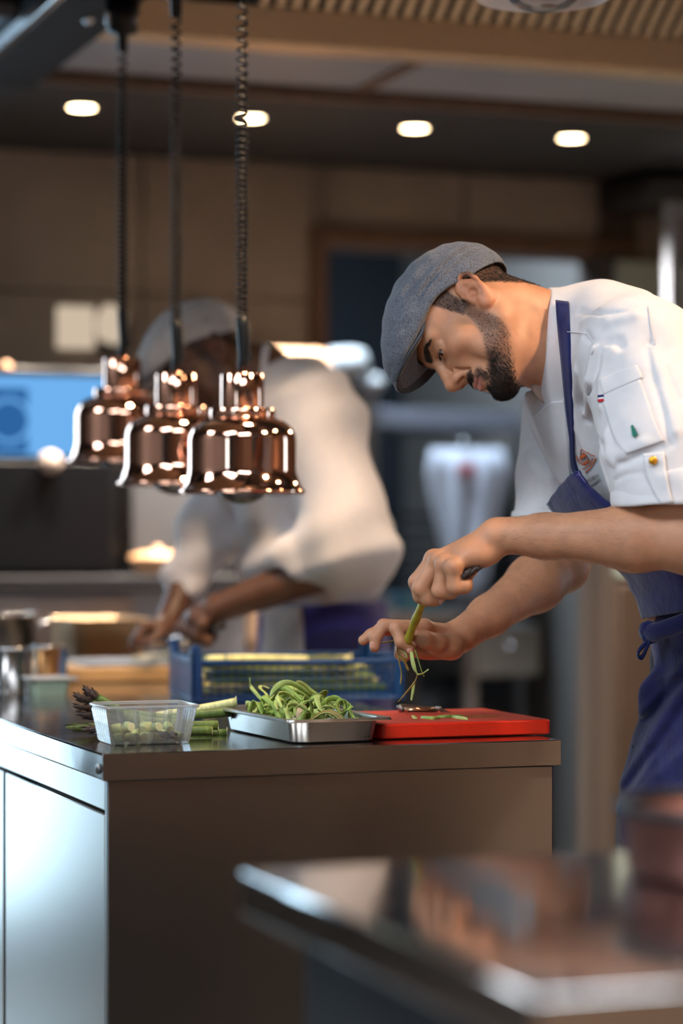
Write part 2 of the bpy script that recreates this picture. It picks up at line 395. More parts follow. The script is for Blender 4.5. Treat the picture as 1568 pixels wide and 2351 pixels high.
led_panel((DA0 + DA1) / 2 - .1, 4.7, 75, 'cool LED panel on the store room ceiling', .9, .3, (.7, .86, 1, 1))
# unseen pilasters added behind the camera to stripe the copper lamps' reflections
for k in range(7): rstruct('column_%d' % (k + 1), wbox(MB(), AL + .5 + k * 1.0, AL + .72 + k * 1.0, BF, BF + .12, 0, HC), M['wood_trim'] if k % 2 else M['wall_dark'])
# ================================================================== main counter
CL = 2.75
ct = thing('worktop', 'long brushed steel worktop holding the crate, tray and red board', 'worktop', C0, TH)
obj('slab', MB().bx((0, 0, .862), (.7, CL, .9)), M['steel_top'], ct, bevel=.003)
obj('front_edge', MB().bx((.0, -.0015, .8625), (.7, 0.001, .8985)), M['steel_end_dim'], ct)
for b in (.03, .5, 1.0): obj('bolt', MB().lathe([(.0001, .004), (.006, .003), (.008, 0)], 20), M['steel_dull'], ct, smooth=True)
for o, b in zip([c for c in ct.children if c.name.startswith('bolt')], (.022, .75, 1.6)):
    o.rotation_euler = (0, R(-90), 0); o.location = (-.0005, b, .877)
cab = thing('counter_cabinet', 'brushed steel cabinet with inset doors beneath the long worktop', 'cabinet', C0, TH)
obj('end_panel', MB().bx((.009, .008, .0), (.692, .022, .861)), M['steel_end_dim'], cab, bevel=.002)
obj('body', MB().bx((.03, .022, .08), (.69, CL - .02, .861)), M['steel_dull'], cab)
obj('rail', MB().bx((.009, .022, .818), (.032, CL - .02, .861)), M['steel_front'], cab, bevel=.0015)
obj('plinth', MB().bx((.05, .05, 0), (.66, CL - .05, .08)), M['black_matte'], cab)
for k in range(4):
    b0 = .030 + k * .675
    d = obj('door', MB().bx((.0105, b0, .09), (.030, b0 + .655, .812)), M['steel_front'], cab, bevel=.0015)

# ================================================================== foreground counter
fg_corner = Vector(((1235 - 784) / FPX * 1.58, 1.58, 0))
fg = thing('prep_counter', 'blurred polished steel prep counter nearest the camera at lower right', 'counter', fg_corner, TH)
obj('top', MB().bx((0, 0, .86), (1.3, .645, .9)), mat('steel_polished', lin(196, 192, 190), .09, 1, rvar=.03, vscale=8), fg, bevel=.004)
obj('front_edge', MB().bx((0, -.0015, .8625), (1.3, .001, .8985)), M['steel_end_dim'], fg)  # strip over the slab front, darkened in place of a dim reflection
obj('front_panel', MB().bx((.05, .036, .08), (1.26, .04, .86)), M['steel_end_dim'], fg)
obj('cabinet', MB().bx((.05, .04, .08), (1.26, .61, .86)), M['black_matte'], fg, bevel=.003)
obj('plinth', MB().bx((.07, .06, 0), (1.24, .59, .08)), M['black_matte'], fg)
pn = thing('saucepan', 'blurred dark saucepan with reddish copper side on the nearest counter', 'pan', fg_corner + RV * .42 + DV * .46 + Vector((0, 0, .9)), R(150))
obj('pot', MB().lathe([(.0001, .0), (.1, .0), (.112, .008), (.115, .06), (.118, .06), (.112, .055), (.108, .01), (.0001, .006)], 40), mat('copper_dark', lin(104, 62, 54), .5, .6, var=.15), pn, smooth=True)
obj('rim', MB().lathe([(.115, .055), (.121, .058), (.121, .066), (.112, .066), (.112, .058)], 40), M['black'], pn, smooth=True)
h = obj('handle', MB().tube([(-.11, -.0, .052), (-.15, -.01, .06), (-.2, -.03, .055)], [.011, .012, .01], 10, flat=.6), M['black'], pn, smooth=True)
obj('rivet', MB().ball((-.128, -.004, .06), .006, 10, 6), M['steel'], h, smooth=True)

# ================================================================== heat lamps
def coil(z0, z1, amp, wire, n_fn, n=6, step=14):
    pts = []; z = z1; ph = 0
    while z > z0:
        pts.append((amp * math.cos(ph), amp * math.sin(ph), z))
        pitch = n_fn(z); ph += 2 * math.pi / step; z -= pitch / step
    return MB().tube(pts, wire, n)
BULB = [(.0001, -.018), (.018, -.016), (.034, -.009), (.044, .0), (.048, .012), (.042, .03), (.026, .06), (.02, .075)]
def heat_lamp(px, ybot, D, label, top_y=None):
    base = at(px, ybot, D)
    t = thing('heat_lamp', label, 'lamp', base, TH, 'copper heat lamps over the pass')
    prof = [(.1115, .0), (.1135, .003), (.113, .006), (.109, .009), (.1035, .020), (.0985, .034), (.0975, .039), (.0968, .044), (.0968, .094), (.0955, .104), (.0915, .114), (.085, .122), (.075, .129), (.064, .133), (.0585, .135)]
    inner = [(r - .0025, z) for r, z in prof[::-1]]
    obj('shade', MB().lathe(prof + [(.0585, .1355)], 72), M['copper'], t, smooth=True)
    obj('shade_lining', MB().lathe([(.1105, .001)] + [(r - .003, z - .001) for r, z in prof[2:]] , 48), M['lamp_white'], t, smooth=True)
    obj('collar', MB().lathe([(.058, .135), (.0588, .136), (.0588, .150), (.0575, .1515), (.040, .1515)], 48), M['copper'], t, smooth=True)
    obj('socket_cap', MB().lathe([(.0385, .1515), (.0388, .153), (.0388, .211), (.0375, .213), (.0360, .2135), (.0001, .2135)], 48), M['copper'], t, smooth=True)
    obj('bulb', MB().lathe(BULB, 32), M['bulb'], t, smooth=True)
    zt = 2.225 - base.z
    c = obj('cord', coil(.30, zt - .02, .0082, .0030, lambda z: .0105 + .016 * max(0, (z - .55) / .4) ** 1.5), M['black'], t, smooth=True)
    obj('cord_sleeve', MB().tube([(0, 0, .2135), (.002, 0, .235), (.004, 0, .25), (.002, 0, .30), (.0, 0, .315)], [.009, .0095, .011, .0125, .010], 14), M['black'], c, smooth=True)
    obj('cord_loop', MB().tube([(.008 + .009 * math.cos(a), 0, .246 + .009 * math.sin(a)) for a in np.linspace(2.2, -2.4, 14)], .0022, 6), M['black'], c, smooth=True)
    m_ = obj('ceiling_mount', MB().lathe([(.0001, zt - .035), (.011, zt - .033), (.012, zt), (.03, zt + .004), (.034, zt + .03), (.036, zt + .0765), (.0001, zt + .0765)], 32), M['black'], t, smooth=True)
    obj('mount_pin', MB().cyl((-.030, -.006, zt + .02), (-.030, -.006, zt + .06), .007, n=12), M['steel'], m_, smooth=True)
    return t
heat_lamp(556, 1134, 4.30, 'polished copper heat lamp nearest the camera, hanging lowest of three')
heat_lamp(404, 1115, 4.60, 'polished copper heat lamp in the middle of the row of three')
heat_lamp(281, 1063, 4.93, 'polished copper heat lamp farthest back, beside the blue screen')
# retracted lamp with a white underside
pl_ = at(1247, -4, 4.0)
t = thing('pendant_lamp', 'white-lined pendant lamp with a clear bulb at the top edge', 'lamp', pl_, TH)
obj('shade', MB().lathe([(.108, .0), (.111, .003), (.108, .008), (.096, .04), (.095, .09), (.06, .13)], 56), M['copper'], t, smooth=True)
obj('shade_lining', MB().lathe([(.1105, .0), (.104, .001), (.094, .02), (.085, .05), (.06, .1), (.0001, .12)], 56), M['lamp_white'], t, smooth=True)
obj('bulb', MB().lathe([(r * 1.25, z * 1.0 - .004) for r, z in BULB], 32), M['bulb'], t, smooth=True)
obj('filament_stain', MB().ball((.01, 0, -.012), (.016, .012, .003), 12, 6), mat('bulb_stain', lin(96, 70, 50), .7), t, smooth=True)
obj('cord', MB().tube([(0, 0, .13), (0, 0, HC - pl_.z)], .006, 8), M['black'], t, smooth=True)

# ================================================================== extractor hood
HB = 1.92; HA0 = .484
hood = thing('extractor_hood', 'stainless extractor hood with baffle filters above the counter', 'hood', C0, TH)
hz = 2.318
obj('lip', MB().bx((HA0, HB, hz), (3.4, HB + .012, hz + .083)), M['hood_steel'], hood, bevel=.003)
obj('lip_return', MB().bx((HA0, HB + .012, hz - .003), (3.4, HB + .09, hz + .010)), M['hood_steel'], hood, bevel=.002)
obj('roof', MB().bx((HA0, 1.75, HC - .06), (3.4, HB + .08, HC - .01)), M['hood_steel'], hood)
fmat = M['hood_steel']; gmat = mat('filter_slat_green', lin(60, 120, 70), .4, .7, var=.15)
sl = MB().bx((-.0095, -.005, 0), (.0095, .005, .36)).mesh('filter_slat'); sl.materials.append(fmat)
sl2 = sl.copy(); sl2.materials.clear(); sl2.materials.append(gmat)
obj('filter_backing', MB().add([(a_at(560, HB), HB - .0, hz + .085), (3.4, HB, hz + .085), (3.4, HB - .26, hz + .36), (a_at(560, HB), HB - .26, hz + .36)], [(0, 1, 2, 3)]), M['black_matte'], hood)
a = a_at(600, HB); k = 0
while a < 3.2:
    o = obj('filter_slat', sl2 if 34 < k < 46 else sl, None, hood)
    o.location = (a, HB - .012, hz + .083); o.rotation_euler = (R(42), R(8), 0); a += .0385; k += 1
beam = thing('hood_beam', 'dark steel beam of the hood at the upper left carrying the lamp cords', 'beam', C0, TH)
obj('beam_box', MB().bx((.322, -.7, 2.302), (.482, B_S - .04, 2.46)), mat('beam_dark', lin(24, 26, 30), .8, 0, var=.1, spec=.15), beam, bevel=.003)
obj('outer_strip', MB().bx((.300, -.7, 2.300), (.322, B_S - .04, 2.33)), M['steel'], beam, bevel=.002)
obj('side_panel', MB().bx((-1.2, -.2, 2.46), (.30, B_S - .04, 2.48)), M['hood_steel'], beam)
obj('bolt', MB().ball((.41, 1.72, 2.298), .012, 12, 8), M['steel'], beam, smooth=True)
for b in (-.3, 1.2): obj('hanger', MB().cyl((.4, b, 2.46), (.4, b, HC), .012, n=12), M['black'], beam, smooth=True)

# ================================================================== far wall things
ow = 3.15
oa0, oa1 = a_at(-160, ow), a_at(272, ow)
zt_, zb_ = z_at(858, oa1, ow), z_at(1322, oa1, ow)
bcz = zb_
bc = thing('back_counter', 'grey steel back counter along the stone wall under the black oven', 'counter', C0, TH)
ba1 = a_at(575, 3.05)
obj('top', MB().bx((-.4, 3.0, bcz - .04), (ba1, BW - .03, bcz)), mat('back_counter_top', lin(62, 62, 66), .75, spec=.1), bc, bevel=.003)
obj('cabinet', MB().bx((-.38, 3.04, .1), (ba1 - .02, BW - .04, bcz - .04)), M['panel_grey'], bc)
obj('plinth', MB().bx((-.36, 3.08, 0), (ba1 - .04, BW - .05, .1)), M['black_matte'], bc)
for k in range(2): obj('door', MB().bx((-.36 + k * .62, 3.022, .12), (-.36 + k * .62 + .6, 3.04, bcz - .06)), M['steel_dull'], bc, bevel=.002)
ov = thing('combi_oven', 'black oven with a glowing blue control screen on the back counter', 'oven', C0, TH)
obj('body', MB().bx((oa0, ow, bcz), (oa1, BW - .05, zt_ + .012)), M['black'], ov, bevel=.006)
obj('door', MB().bx((oa0 + .02, ow - .02, bcz + .02), (oa1 - .02, ow, z_at(1062, oa1, ow))), mat('oven_black_glass', lin(12, 14, 18), .35, spec=.2), ov, bevel=.004)
sz0, sz1 = z_at(1049, oa1, ow), z_at(868, oa1, ow)
scr = obj('screen', MB().bx((oa0 + .02, ow - .012, sz0), (a_at(250, ow), ow - .002, sz1)), M['screen'], ov)
s0, s1 = a_at(-40, ow), a_at(62, ow)
obj('dial_panel', MB().bx((s0, ow - .014, z_at(1040, s0, ow)), (s1, ow - .011, z_at(890, s0, ow))), M['screen_dark'], scr)
o = obj('dial', MB().lathe([(.052, 0), (.056, .002), (.060, .002), (.062, 0)], 40), M['screen'], scr); o.rotation_euler = (R(90), 0, 0); o.location = (a_at(18, ow), ow - .0142, z_at(965, s0, ow))
for px in (110, -60):
    o = obj('knob', MB().lathe([(.0001, .03), (.026, .028), (.029, .024), (.03, 0)], 28), mat('knob_grey', lin(176, 160, 150), .5), ov, smooth=True)
    o.rotation_euler = (R(90), 0, 0); o.location = (a_at(px, ow), ow - .02, z_at(1062, .7, ow))
o = obj('glint_ball', MB().ball((0, 0, 0), .016, 14, 8), mat('glint_tan', lin(190, 150, 120), .5), ov, smooth=True); o.location = (a_at(15, ow), ow - .0, z_at(850, .7, ow) + .004)  # tan ball in place of a lamp's glint on the oven trim
def plate(name, px, py, w_, h_, label, cat, round_=False):
    a_ = a_at(px, BW - .03); t = thing(name, label, cat, W(a_, BW - .024, z_at(py, a_, BW)), TH)
    return t
M['plate_glow'] = emit('plate_glow_added', lin(238, 216, 190), .72)  # wall plates given a glow of their own to brighten them
t = plate('wall_plate', 170, 755, .11, .11, 'square cream wall plate with an added glow on the stone wall above the screen', 'wall plate')
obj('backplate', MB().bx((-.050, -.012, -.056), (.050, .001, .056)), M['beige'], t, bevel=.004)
obj('glow_cover', MB().bx((-.056, -.034, -.062), (.056, -.012, .062)), M['plate_glow'], t, bevel=.006)
t = plate('wall_plate', 254, 750, .1, .1, 'oval cream wall plate with an added glow and a black bracket by the back lamp', 'wall plate')
o = obj('glow_cover', MB().lathe([(.0001, .014), (.036, .013), (.042, .008), (.043, 0)], 32), M['plate_glow'], t, smooth=True); o.rotation_euler = (R(90), 0, 0); o.scale = (1, 1.5, 1)
obj('bracket', MB().tube([(-.04, -.03, -.06), (.0, -.035, -.075), (.04, -.03, -.06), (.045, -.03, .02)], .016, 8), M['black'], t, smooth=True)
ic = thing('ice_machine', 'cream ice machine with rounded top left of the doorway behind the far cook', 'ice machine', C0, TH)
i0, i1, iz = a_at(596, 3.2), a_at(764, 3.2), z_at(800, 1.5, 3.2)
icm = mat('cream_enamel', lin(150, 124, 104), .6, var=.04, spec=.2)
obj('body', MB().bx((i0, 3.2, .06), (i1, BW - .06, iz)), icm, ic, bevel=.03, seg=4)
obj('hatch', MB().bx((i0 + .03, 3.185, iz - .42), (i1 - .03, 3.2, iz - .14)), icm, ic, bevel=.006)
obj('plinth', MB().bx((i0 + .03, 3.23, 0), (i1 - .03, BW - .08, .06)), M['black_matte'], ic)
hc_ = thing('holding_cabinet', 'dark grey steel holding cabinet beside the black oven', 'cabinet', C0, TH)
h0, h1, hz1 = a_at(286, 3.28), a_at(575, 3.28), z_at(1046, 1.2, 3.28)
hg = mat('cabinet_dark_grey', lin(66, 68, 74), .55, .2, var=.08)
obj('body', MB().bx((h0, 3.28, bcz), (h1, BW - .03, hz1)), hg, hc_, bevel=.005)
hd = obj('door', MB().bx((h0 + .015, 3.262, bcz + .02), (h1 - .015, 3.28, hz1 - .02)), hg, hc_, bevel=.004)
obj('handle', MB().tube([(h1 - .05, 3.262, bcz + .08), (h1 - .05, 3.235, bcz + .09), (h1 - .05, 3.235, hz1 - .09), (h1 - .05, 3.262, hz1 - .08)], .007, 8), M['steel_dull'], hd, smooth=True)
t = thing('serving_dish', 'pale oval serving dish on the back counter behind the far cook', 'dish', W(a_at(362, 3.12), 3.12, bcz), TH)
obj('dish', MB().lathe([(.0001, 0), (.045, 0), (.06, .01), (.075, .045), (.078, .05), (.072, .047), (.056, .014), (.0001, .008)], 36), mat('dish_cream', lin(190, 150, 112), .45, var=.04), t, smooth=True)
obj('lid', MB().lathe([(.078, .05), (.07, .058), (.04, .066), (.012, .068), (.012, .08), (.0001, .082)], 36), mat('dish_lid', lin(180, 142, 106), .45, var=.04), t, smooth=True)

# tall refrigerator right of the doorway
fa0 = a_at(1402, 3.5)
M['post'] = mat('post_grey', lin(120, 130, 146), .5)
fr = thing('refrigerator', 'tall stainless refrigerator right of the doorway behind the near chef', 'refrigerator', C0, TH)
fzt, fzm = z_at(585, fa0, 3.5), 1.06
obj('body', MB().bx((fa0, 3.5, .1), (fa0 + 1.1, BW - .03, fzt)), mat('fridge_side', lin(64, 54, 48), .6, 0, var=.06, vscale=3), fr, bevel=.004)
d1 = obj('door', MB().bx((fa0 + .01, 3.47, fzm + .02), (fa0 + .55, 3.5, fzt - .02)), mat('fridge_door', lin(146, 160, 156), .45, .2, var=.06, vscale=3), fr, bevel=.006)
d2 = obj('door', MB().bx((fa0 + .01, 3.47, .16), (fa0 + .55, 3.5, fzm)), mat('fridge_door_dim', lin(62, 50, 42), .4, .2, var=.1), fr, bevel=.006, label='lower door coloured dark brown for a dim reflection')  # darkened door: the reflection fading down the steel is put into colour
for d_, z0, z1 in ((d1, 1.25, 1.6), (d2, .6, .95)): obj('handle', MB().tube([(fa0 + .50, 3.47, z0), (fa0 + .50, 3.43, z0 + .02), (fa0 + .50, 3.43, z1 - .02), (fa0 + .50, 3.47, z1)], .01, 10), M['steel'], d_, smooth=True)
obj('plinth', MB().bx((fa0 + .02, 3.53, 0), (fa0 + 1.08, BW - .05, .1)), M['black_matte'], fr)
st = thing('shelf_upright', 'pale steel upright post of a shelf at the right edge', 'shelf', C0, TH)
pa0, pa1 = a_at(1536, 2.9), a_at(1562, 2.9)
obj('post', MB().bx((pa0, 2.9, 0), (pa1, 2.94, z_at(462, pa0, 2.9))), M['post'], st, bevel=.003)
obj('post', MB().bx((pa0 + .8, 2.9, 0), (pa1 + .8, 2.94, z_at(462, pa0, 2.9))), M['post'], st, bevel=.003)
obj('top_bar', MB().bx((pa1, 2.9, z_at(490, pa0, 2.9)), (pa0 + .8, 2.94, z_at(466, pa0, 2.9))), M['post'], st, bevel=.003)
for z in (.5, 1.0, 1.5): obj('shelf', MB().bx((pa1, 2.905, z), (pa0 + .8, 2.94, z + .03)), M['black'], st)
dv = thing('ceiling_speaker', 'black rounded box mounted high on the wall at upper right', 'speaker', W(a_at(1545, 3.4), 3.4, z_at(440, 2.6, 3.4)), TH)
obj('box', MB().bx((-.14, -.1, -.045), (.2, .24, .045)), M['black_matte'], dv, bevel=.03, seg=4)
obj('bracket', MB().bx((-.02, .0, .045), (.02, .04, SZ - dv.location.z)), M['black_matte'], dv)

# store room furniture seen through the doorway
tb = 4.3
ta0, ta1 = DA0 + .02, DA1 - .12
stt = thing('store_table', 'dark steel table inside the doorway carrying the mixer', 'table', C0, TH)
tz_ = z_at(1410, ta0, tb)
obj('table_top', MB().bx((ta0, tb, tz_ - .04), (ta1, tb + .6, tz_)), M['steel_dull'], stt, bevel=.003)
for x in (ta0 + .03, ta1 - .03):
    for y in (tb + .03, tb + .57): obj('leg', MB().bx((x - .02, y - .02, 0), (x + .02, y + .02, tz_ - .04)), M['steel_dull'], stt)
obj('lower_shelf', MB().bx((ta0 + .01, tb + .01, .3), (ta1 - .01, tb + .59, .33)), M['steel_dull'], stt)
drw = obj('drawer', MB().bx((a_at(1090, tb), tb - .01, tz_ - .22), (a_at(1236, tb), tb + .5, tz_ - .05)), mat('drawer_grey', lin(112, 116, 118), .5, .5), stt, bevel=.004)
obj('knob', MB().ball((a_at(1165, tb), tb - .02, tz_ - .12), .014, 12, 8), M['steel'], drw, smooth=True)
rk = thing('tray_rack', 'tall dark rack of sheet trays inside the doorway', 'rack', C0, TH)
rb = tb + .72
ra0, ra1 = a_at(800, rb), a_at(1190, rb)
for x in (ra0, ra1):
    for y in (rb, rb + .45): obj('post', MB().bx((x - .015, y - .015, 0), (x + .015, y + .015, 1.62)), M['steel_dull'], rk)
for k in range(14):
    z = .62 + k * .05
    obj('sheet_tray', MB().bx((ra0 + .016, rb - .01, z), (ra1 - .016, rb + .44, z + .018)), M['black'] if k % 2 else mat('tray_dark', lin(46, 52, 60), .5, .5), rk, bevel=.003)
z = z_at(982, ra0, rb)
obj('shelf_bar', MB().bx((ra0 - .03, rb - .03, z), (ra1 + .0, rb + .46, z_at(936, ra0, rb))), mat('rack_shelf_pale', lin(142, 146, 160), .5, .4), rk, bevel=.004)
obj('top_shelf', MB().bx((ra0 - .02, rb - .02, 1.62), (ra1 + .02, rb + .47, 1.64)), M['steel_dull'], rk)
mx = thing('slicing_machine', 'white slicing machine with a rounded sloping hood inside the doorway', 'machine', W(a_at(850, rb - .2), rb - .14, tz_), TH)
z1 = z_at(800, ra0, rb - .2) - tz_; z0 = z_at(872, ra0, rb - .2) - tz_
rings(mb := MB(), [[(x * s_ + .0, y * s_, z_) for x, y in rbox_section(.24, .2, .06)] for s_, z_ in ((.8, z0 + .02), (1, z0 + .03), (1.02, z0 + .06), (.92, z1 - .012), (.7, z1), (.3, z1 + .006))])
obj('hood', mb, M['white'], mx, smooth=True).rotation_euler = (0, R(-8), 0)
obj('ball_knob', MB().ball((.02, -.06, z0 - .012), .032, 18, 12), M['white'], mx, smooth=True)
obj('column', MB().bx((-.06, .02, 0), (.06, .09, z0 + .03)), M['steel_dull'], mx, bevel=.01)
obj('base', MB().bx((-.12, -.1, 0), (.12, .12, .05)), M['steel_dull'], mx, bevel=.01)
# white apron hanging from the rack
hb = rb - .08
ap = thing('hanging_cloth', 'white cloth with a red mark hanging inside the doorway', 'cloth', (0, 0, 0), 0)
def cl_row(y, x0, x1, n=22):
    row = []
    for i in range(n):
        t_ = i / (n - 1); px = x0 + (x1 - x0) * t_; a_ = a_at(px, hb)
        p = W(a_, hb - .02 + .008 * math.sin(t_ * 17 + y * .004) * (1 if 1040 < y < 1370 else .6), z_at(y, a_, hb)); row.append(p)
    return row
obj('fabric', MB().sheet([cl_row(y, x0, x1) for y, x0, x1 in ((1030, 985, 1150), (1080, 975, 1165), (1150, 985, 1150), (1250, 1008, 1128), (1330, 1026, 1112), (1390, 1040, 1096))], .008), mat('white_towel', lin(214, 220, 236), .9, var=.04, vscale=12, sheen=.3), ap, smooth=True)
obj('red_mark', MB().sheet([[p - DV * .012 for p in cl_row(y, 1046, 1084, 8)] for y in (1066, 1080, 1094)], .004), mat('red_print', lin(176, 66, 76), .8), ap, smooth=True)
obj('hook', MB().tube([W(a_at(1066, hb), hb - .02, z_at(1032, 1.9, hb)), W(a_at(1066, hb), hb + .02, z_at(1000, 1.9, hb)), W(a_at(1066, hb), hb + .09, z_at(985, 1.9, hb))], .006, 8), M['steel'], ap, smooth=True)
cb = thing('blue_tub', 'pale blue plastic tub on the store table behind the hands', 'tub', W(a_at(955, tb + .12), tb + .12, tz_), TH)
z_ = z_at(1404, 2, tb + .12) - tz_ + .05
rings(mb := MB(), [[(x * s_, y * s_, q) for x, y in rbox_section(.15, .12, .02)] for s_, q in ((.85, 0), (1, z_), (1.06, z_), (1.06, z_ + .008), (.97, z_ + .008), (.82, .006))], True, True)
obj('bin', mb, mat('pale_blue', lin(92, 158, 186), .5), cb, smooth=False)
# ================================================================== signed distance modelling (one continuous skin per figure)
def v3(p): return np.array(p, dtype=np.float32)
def s_cone(a, b, ra, rb):
    a, b = v3(a), v3(b); ba = b - a; L = float(ba @ ba) + 1e-12
    def f(P):
        pa = P - a; h = np.clip(pa @ ba / L, 0, 1)
        return np.linalg.norm(pa - h[:, None] * ba, axis=1) - (ra + (rb - ra) * h)
    return f
def s_ell(c, r, Rm=None):
    c, r = v3(c), v3(r); Rt = None if Rm is None else np.array(Rm, dtype=np.float32)   # columns = local axes
    def f(P):
        q = P - c
        if Rt is not None: q = q @ Rt
        k0 = np.linalg.norm(q / r, axis=1); k1 = np.linalg.norm(q / (r * r), axis=1) + 1e-9
        return np.where(k0 < 1e-4, -r.min(), k0 * (k0 - 1) / k1)
    return f
def s_capell(a, b, wa, wb, side, flat):          # tapered capsule with an elliptical section: width w along side, w*flat across
    a, b = v3(a), v3(b); ax = b - a; L = float(np.linalg.norm(ax)); ax = ax / L
    s = v3(side); s = s - ax * (s @ ax); s /= np.linalg.norm(s); n = np.cross(ax, s)
    def f(P):
        q = P - a; x = q @ ax; h = np.clip(x / L, 0, 1); w_ = wa + (wb - wa) * h
        y = q @ s; z = (q @ n) / flat; e = (x - h * L)
        return (np.sqrt(y * y + z * z + e * e) - w_) * min(1.0, flat * 1.15)
    return f
def s_plane(c, n):
    c, n = v3(c), v3(n); n = n / np.linalg.norm(n)
    return lambda P: (P - c) @ n
def s_torus(c, ax, Rr, r):
    c, ax = v3(c), v3(ax); ax = ax / np.linalg.norm(ax)
    def f(P):
        q = P - c; y = q @ ax; d = np.sqrt(np.maximum((q * q).sum(1) - y * y, 0)) - Rr
        return np.sqrt(d * d + y * y) - r
    return f
class Sdf:
    def __init__(s): s.ops = []
    def u(s, fn, k=.01): s.ops.append(('u', k, fn)); return s
    def sub(s, fn, k=.01): s.ops.append(('s', k, fn)); return s
    def cut(s, fn, k=.002): s.ops.append(('i', k, fn)); return s
    def disp(s, fn, bound): s.ops.append(('d', bound, fn)); return s     # fn(P) is added where bound(P) < 0
    def chain(s, pts, rad, k=.01):
        for i in range(len(pts) - 1): s.u(s_cone(pts[i], pts[i + 1], rad[i], rad[i + 1]), k)
        return s
    @staticmethod
    def comb(mode, k, d, e):
        if mode == 'u':
            h = np.maximum(k - np.abs(d - e), 0) / k; return np.minimum(d, e) - h * h * k * .25
        if mode == 's': e = -e
        h = np.maximum(k - np.abs(d - e), 0) / k; return np.maximum(d, e) + h * h * k * .25
    def ev(s, P):
        P = np.asarray(P, dtype=np.float32); d = np.full(len(P), 10, np.float32)
        for m, k, fn in s.ops:
            if m == 'd': b = k(P); d = d + np.where(b < 0, fn(P), 0)
            else: d = s.comb(m, k, d, fn(P))
        return d
    def mesh(s, lo, hi, h, B=8, slack=1.9):
        lo, hi = v3(lo), v3(hi); nb = np.ceil((hi - lo) / (h * B)).astype(int)
        Rb = B * h * math.sqrt(3) / 2
        idx = np.stack(np.meshgrid(*[np.arange(n) for n in nb], indexing='ij'), -1).reshape(-1, 3)
        cen = lo + (idx + .5) * (B * h); cen = cen.astype(np.float32)
        near = []
        d = np.full(len(cen), 10, np.float32)
        for m, k, fn in s.ops:
            if m == 'd': near.append(k(cen) < Rb * 1.2); continue
            e = fn(cen)
            near.append(e < Rb * slack * 1.6 + k if m == 'u' else (e < Rb * slack * 1.6 + k if m == 's' else e > -Rb * slack * 1.6 - k))
            d = s.comb(m, k, d, e)
        act = np.abs(d) < Rb * slack + .01
        idx = idx[act]; near = [n[act] for n in near]
        n1 = B + 1
        g = np.stack(np.meshgrid(*[np.arange(n1)] * 3, indexing='ij'), -1).reshape(-1, 3)
        D = np.full((len(idx), n1 ** 3), 10, np.float32)
        base = lo + idx * (B * h)
        CH = 400
        for c0 in range(0, len(idx), CH):
            sl = slice(c0, min(c0 + CH, len(idx)))
            P = (base[sl][:, None, :] + g[None] * h).astype(np.float32)
            dd = D[sl]
            for (m, k, fn), nr in zip(s.ops, near):
                q = np.nonzero(nr[sl])[0]
                if len(q) == 0: continue
                X = P[q].reshape(-1, 3)
                if m == 'd': add = np.where(k(X) < 0, fn(X), 0).reshape(len(q), -1); dd[q] += add
                else: dd[q] = s.comb(m, k, dd[q], fn(X).reshape(len(q), -1))
            D[sl] = dd
        D = D.reshape(-1, n1, n1, n1)
        ins = D < 0
        def cor(A, i, j, k): return A[:, i:i + B, j:j + B, k:k + B]
        cs = [(i, j, k) for i in (0, 1) for j in (0, 1) for k in (0, 1)]
        cnt = sum(cor(ins, *c).astype(np.int8) for c in cs)
        cell = np.argwhere((cnt > 0) & (cnt < 8))
        vals = np.stack([D[cell[:, 0], cell[:, 1] + c[0], cell[:, 2] + c[1], cell[:, 3] + c[2]] for c in cs], 1)
        acc = np.zeros((len(cell), 3)); n = np.zeros(len(cell)); C = np.array(cs, float)
        for a in range(8):
            for b in range(a + 1, 8):
                if abs(C[a] - C[b]).sum() != 1: continue
                sgn = (vals[:, a] < 0) != (vals[:, b] < 0)
                t = np.where(sgn, vals[:, a] / np.where(sgn, vals[:, a] - vals[:, b], 1), 0)
                acc += np.where(sgn[:, None], C[a] + t[:, None] * (C[b] - C[a]), 0); n += sgn
        gi = idx[cell[:, 0]] * B + cell[:, 1:]
        V = lo + (gi + acc / n[:, None]) * h
        dims = nb * B + 2
        key = (gi[:, 0].astype(np.int64) * dims[1] + gi[:, 1]) * dims[2] + gi[:, 2]
        o = np.argsort(key); ks = key[o]
        def look(G):
            kk = (G[:, 0].astype(np.int64) * dims[1] + G[:, 1]) * dims[2] + G[:, 2]
            p = np.clip(np.searchsorted(ks, kk), 0, len(ks) - 1); ok = ks[p] == kk
            return np.where(ok, o[p], -1)
        F = []
        for ax in range(3):
            c1 = 4 >> ax
            a0 = vals[:, 0] < 0; a1 = vals[:, c1] < 0
            q = np.nonzero(a0 != a1)[0]
            e1 = np.zeros(3, int); e1[(ax + 1) % 3] = 1; e2 = np.zeros(3, int); e2[(ax + 2) % 3] = 1
            quad = np.stack([q, look(gi[q] - e1), look(gi[q] - e1 - e2), look(gi[q] - e2)], 1)
            flip = ~a0[q]; quad[flip] = quad[flip][:, ::-1]
            F.append(quad[(quad >= 0).all(1)])
        F = np.concatenate(F)
        return V.astype(np.float32), F[:, ::-1]
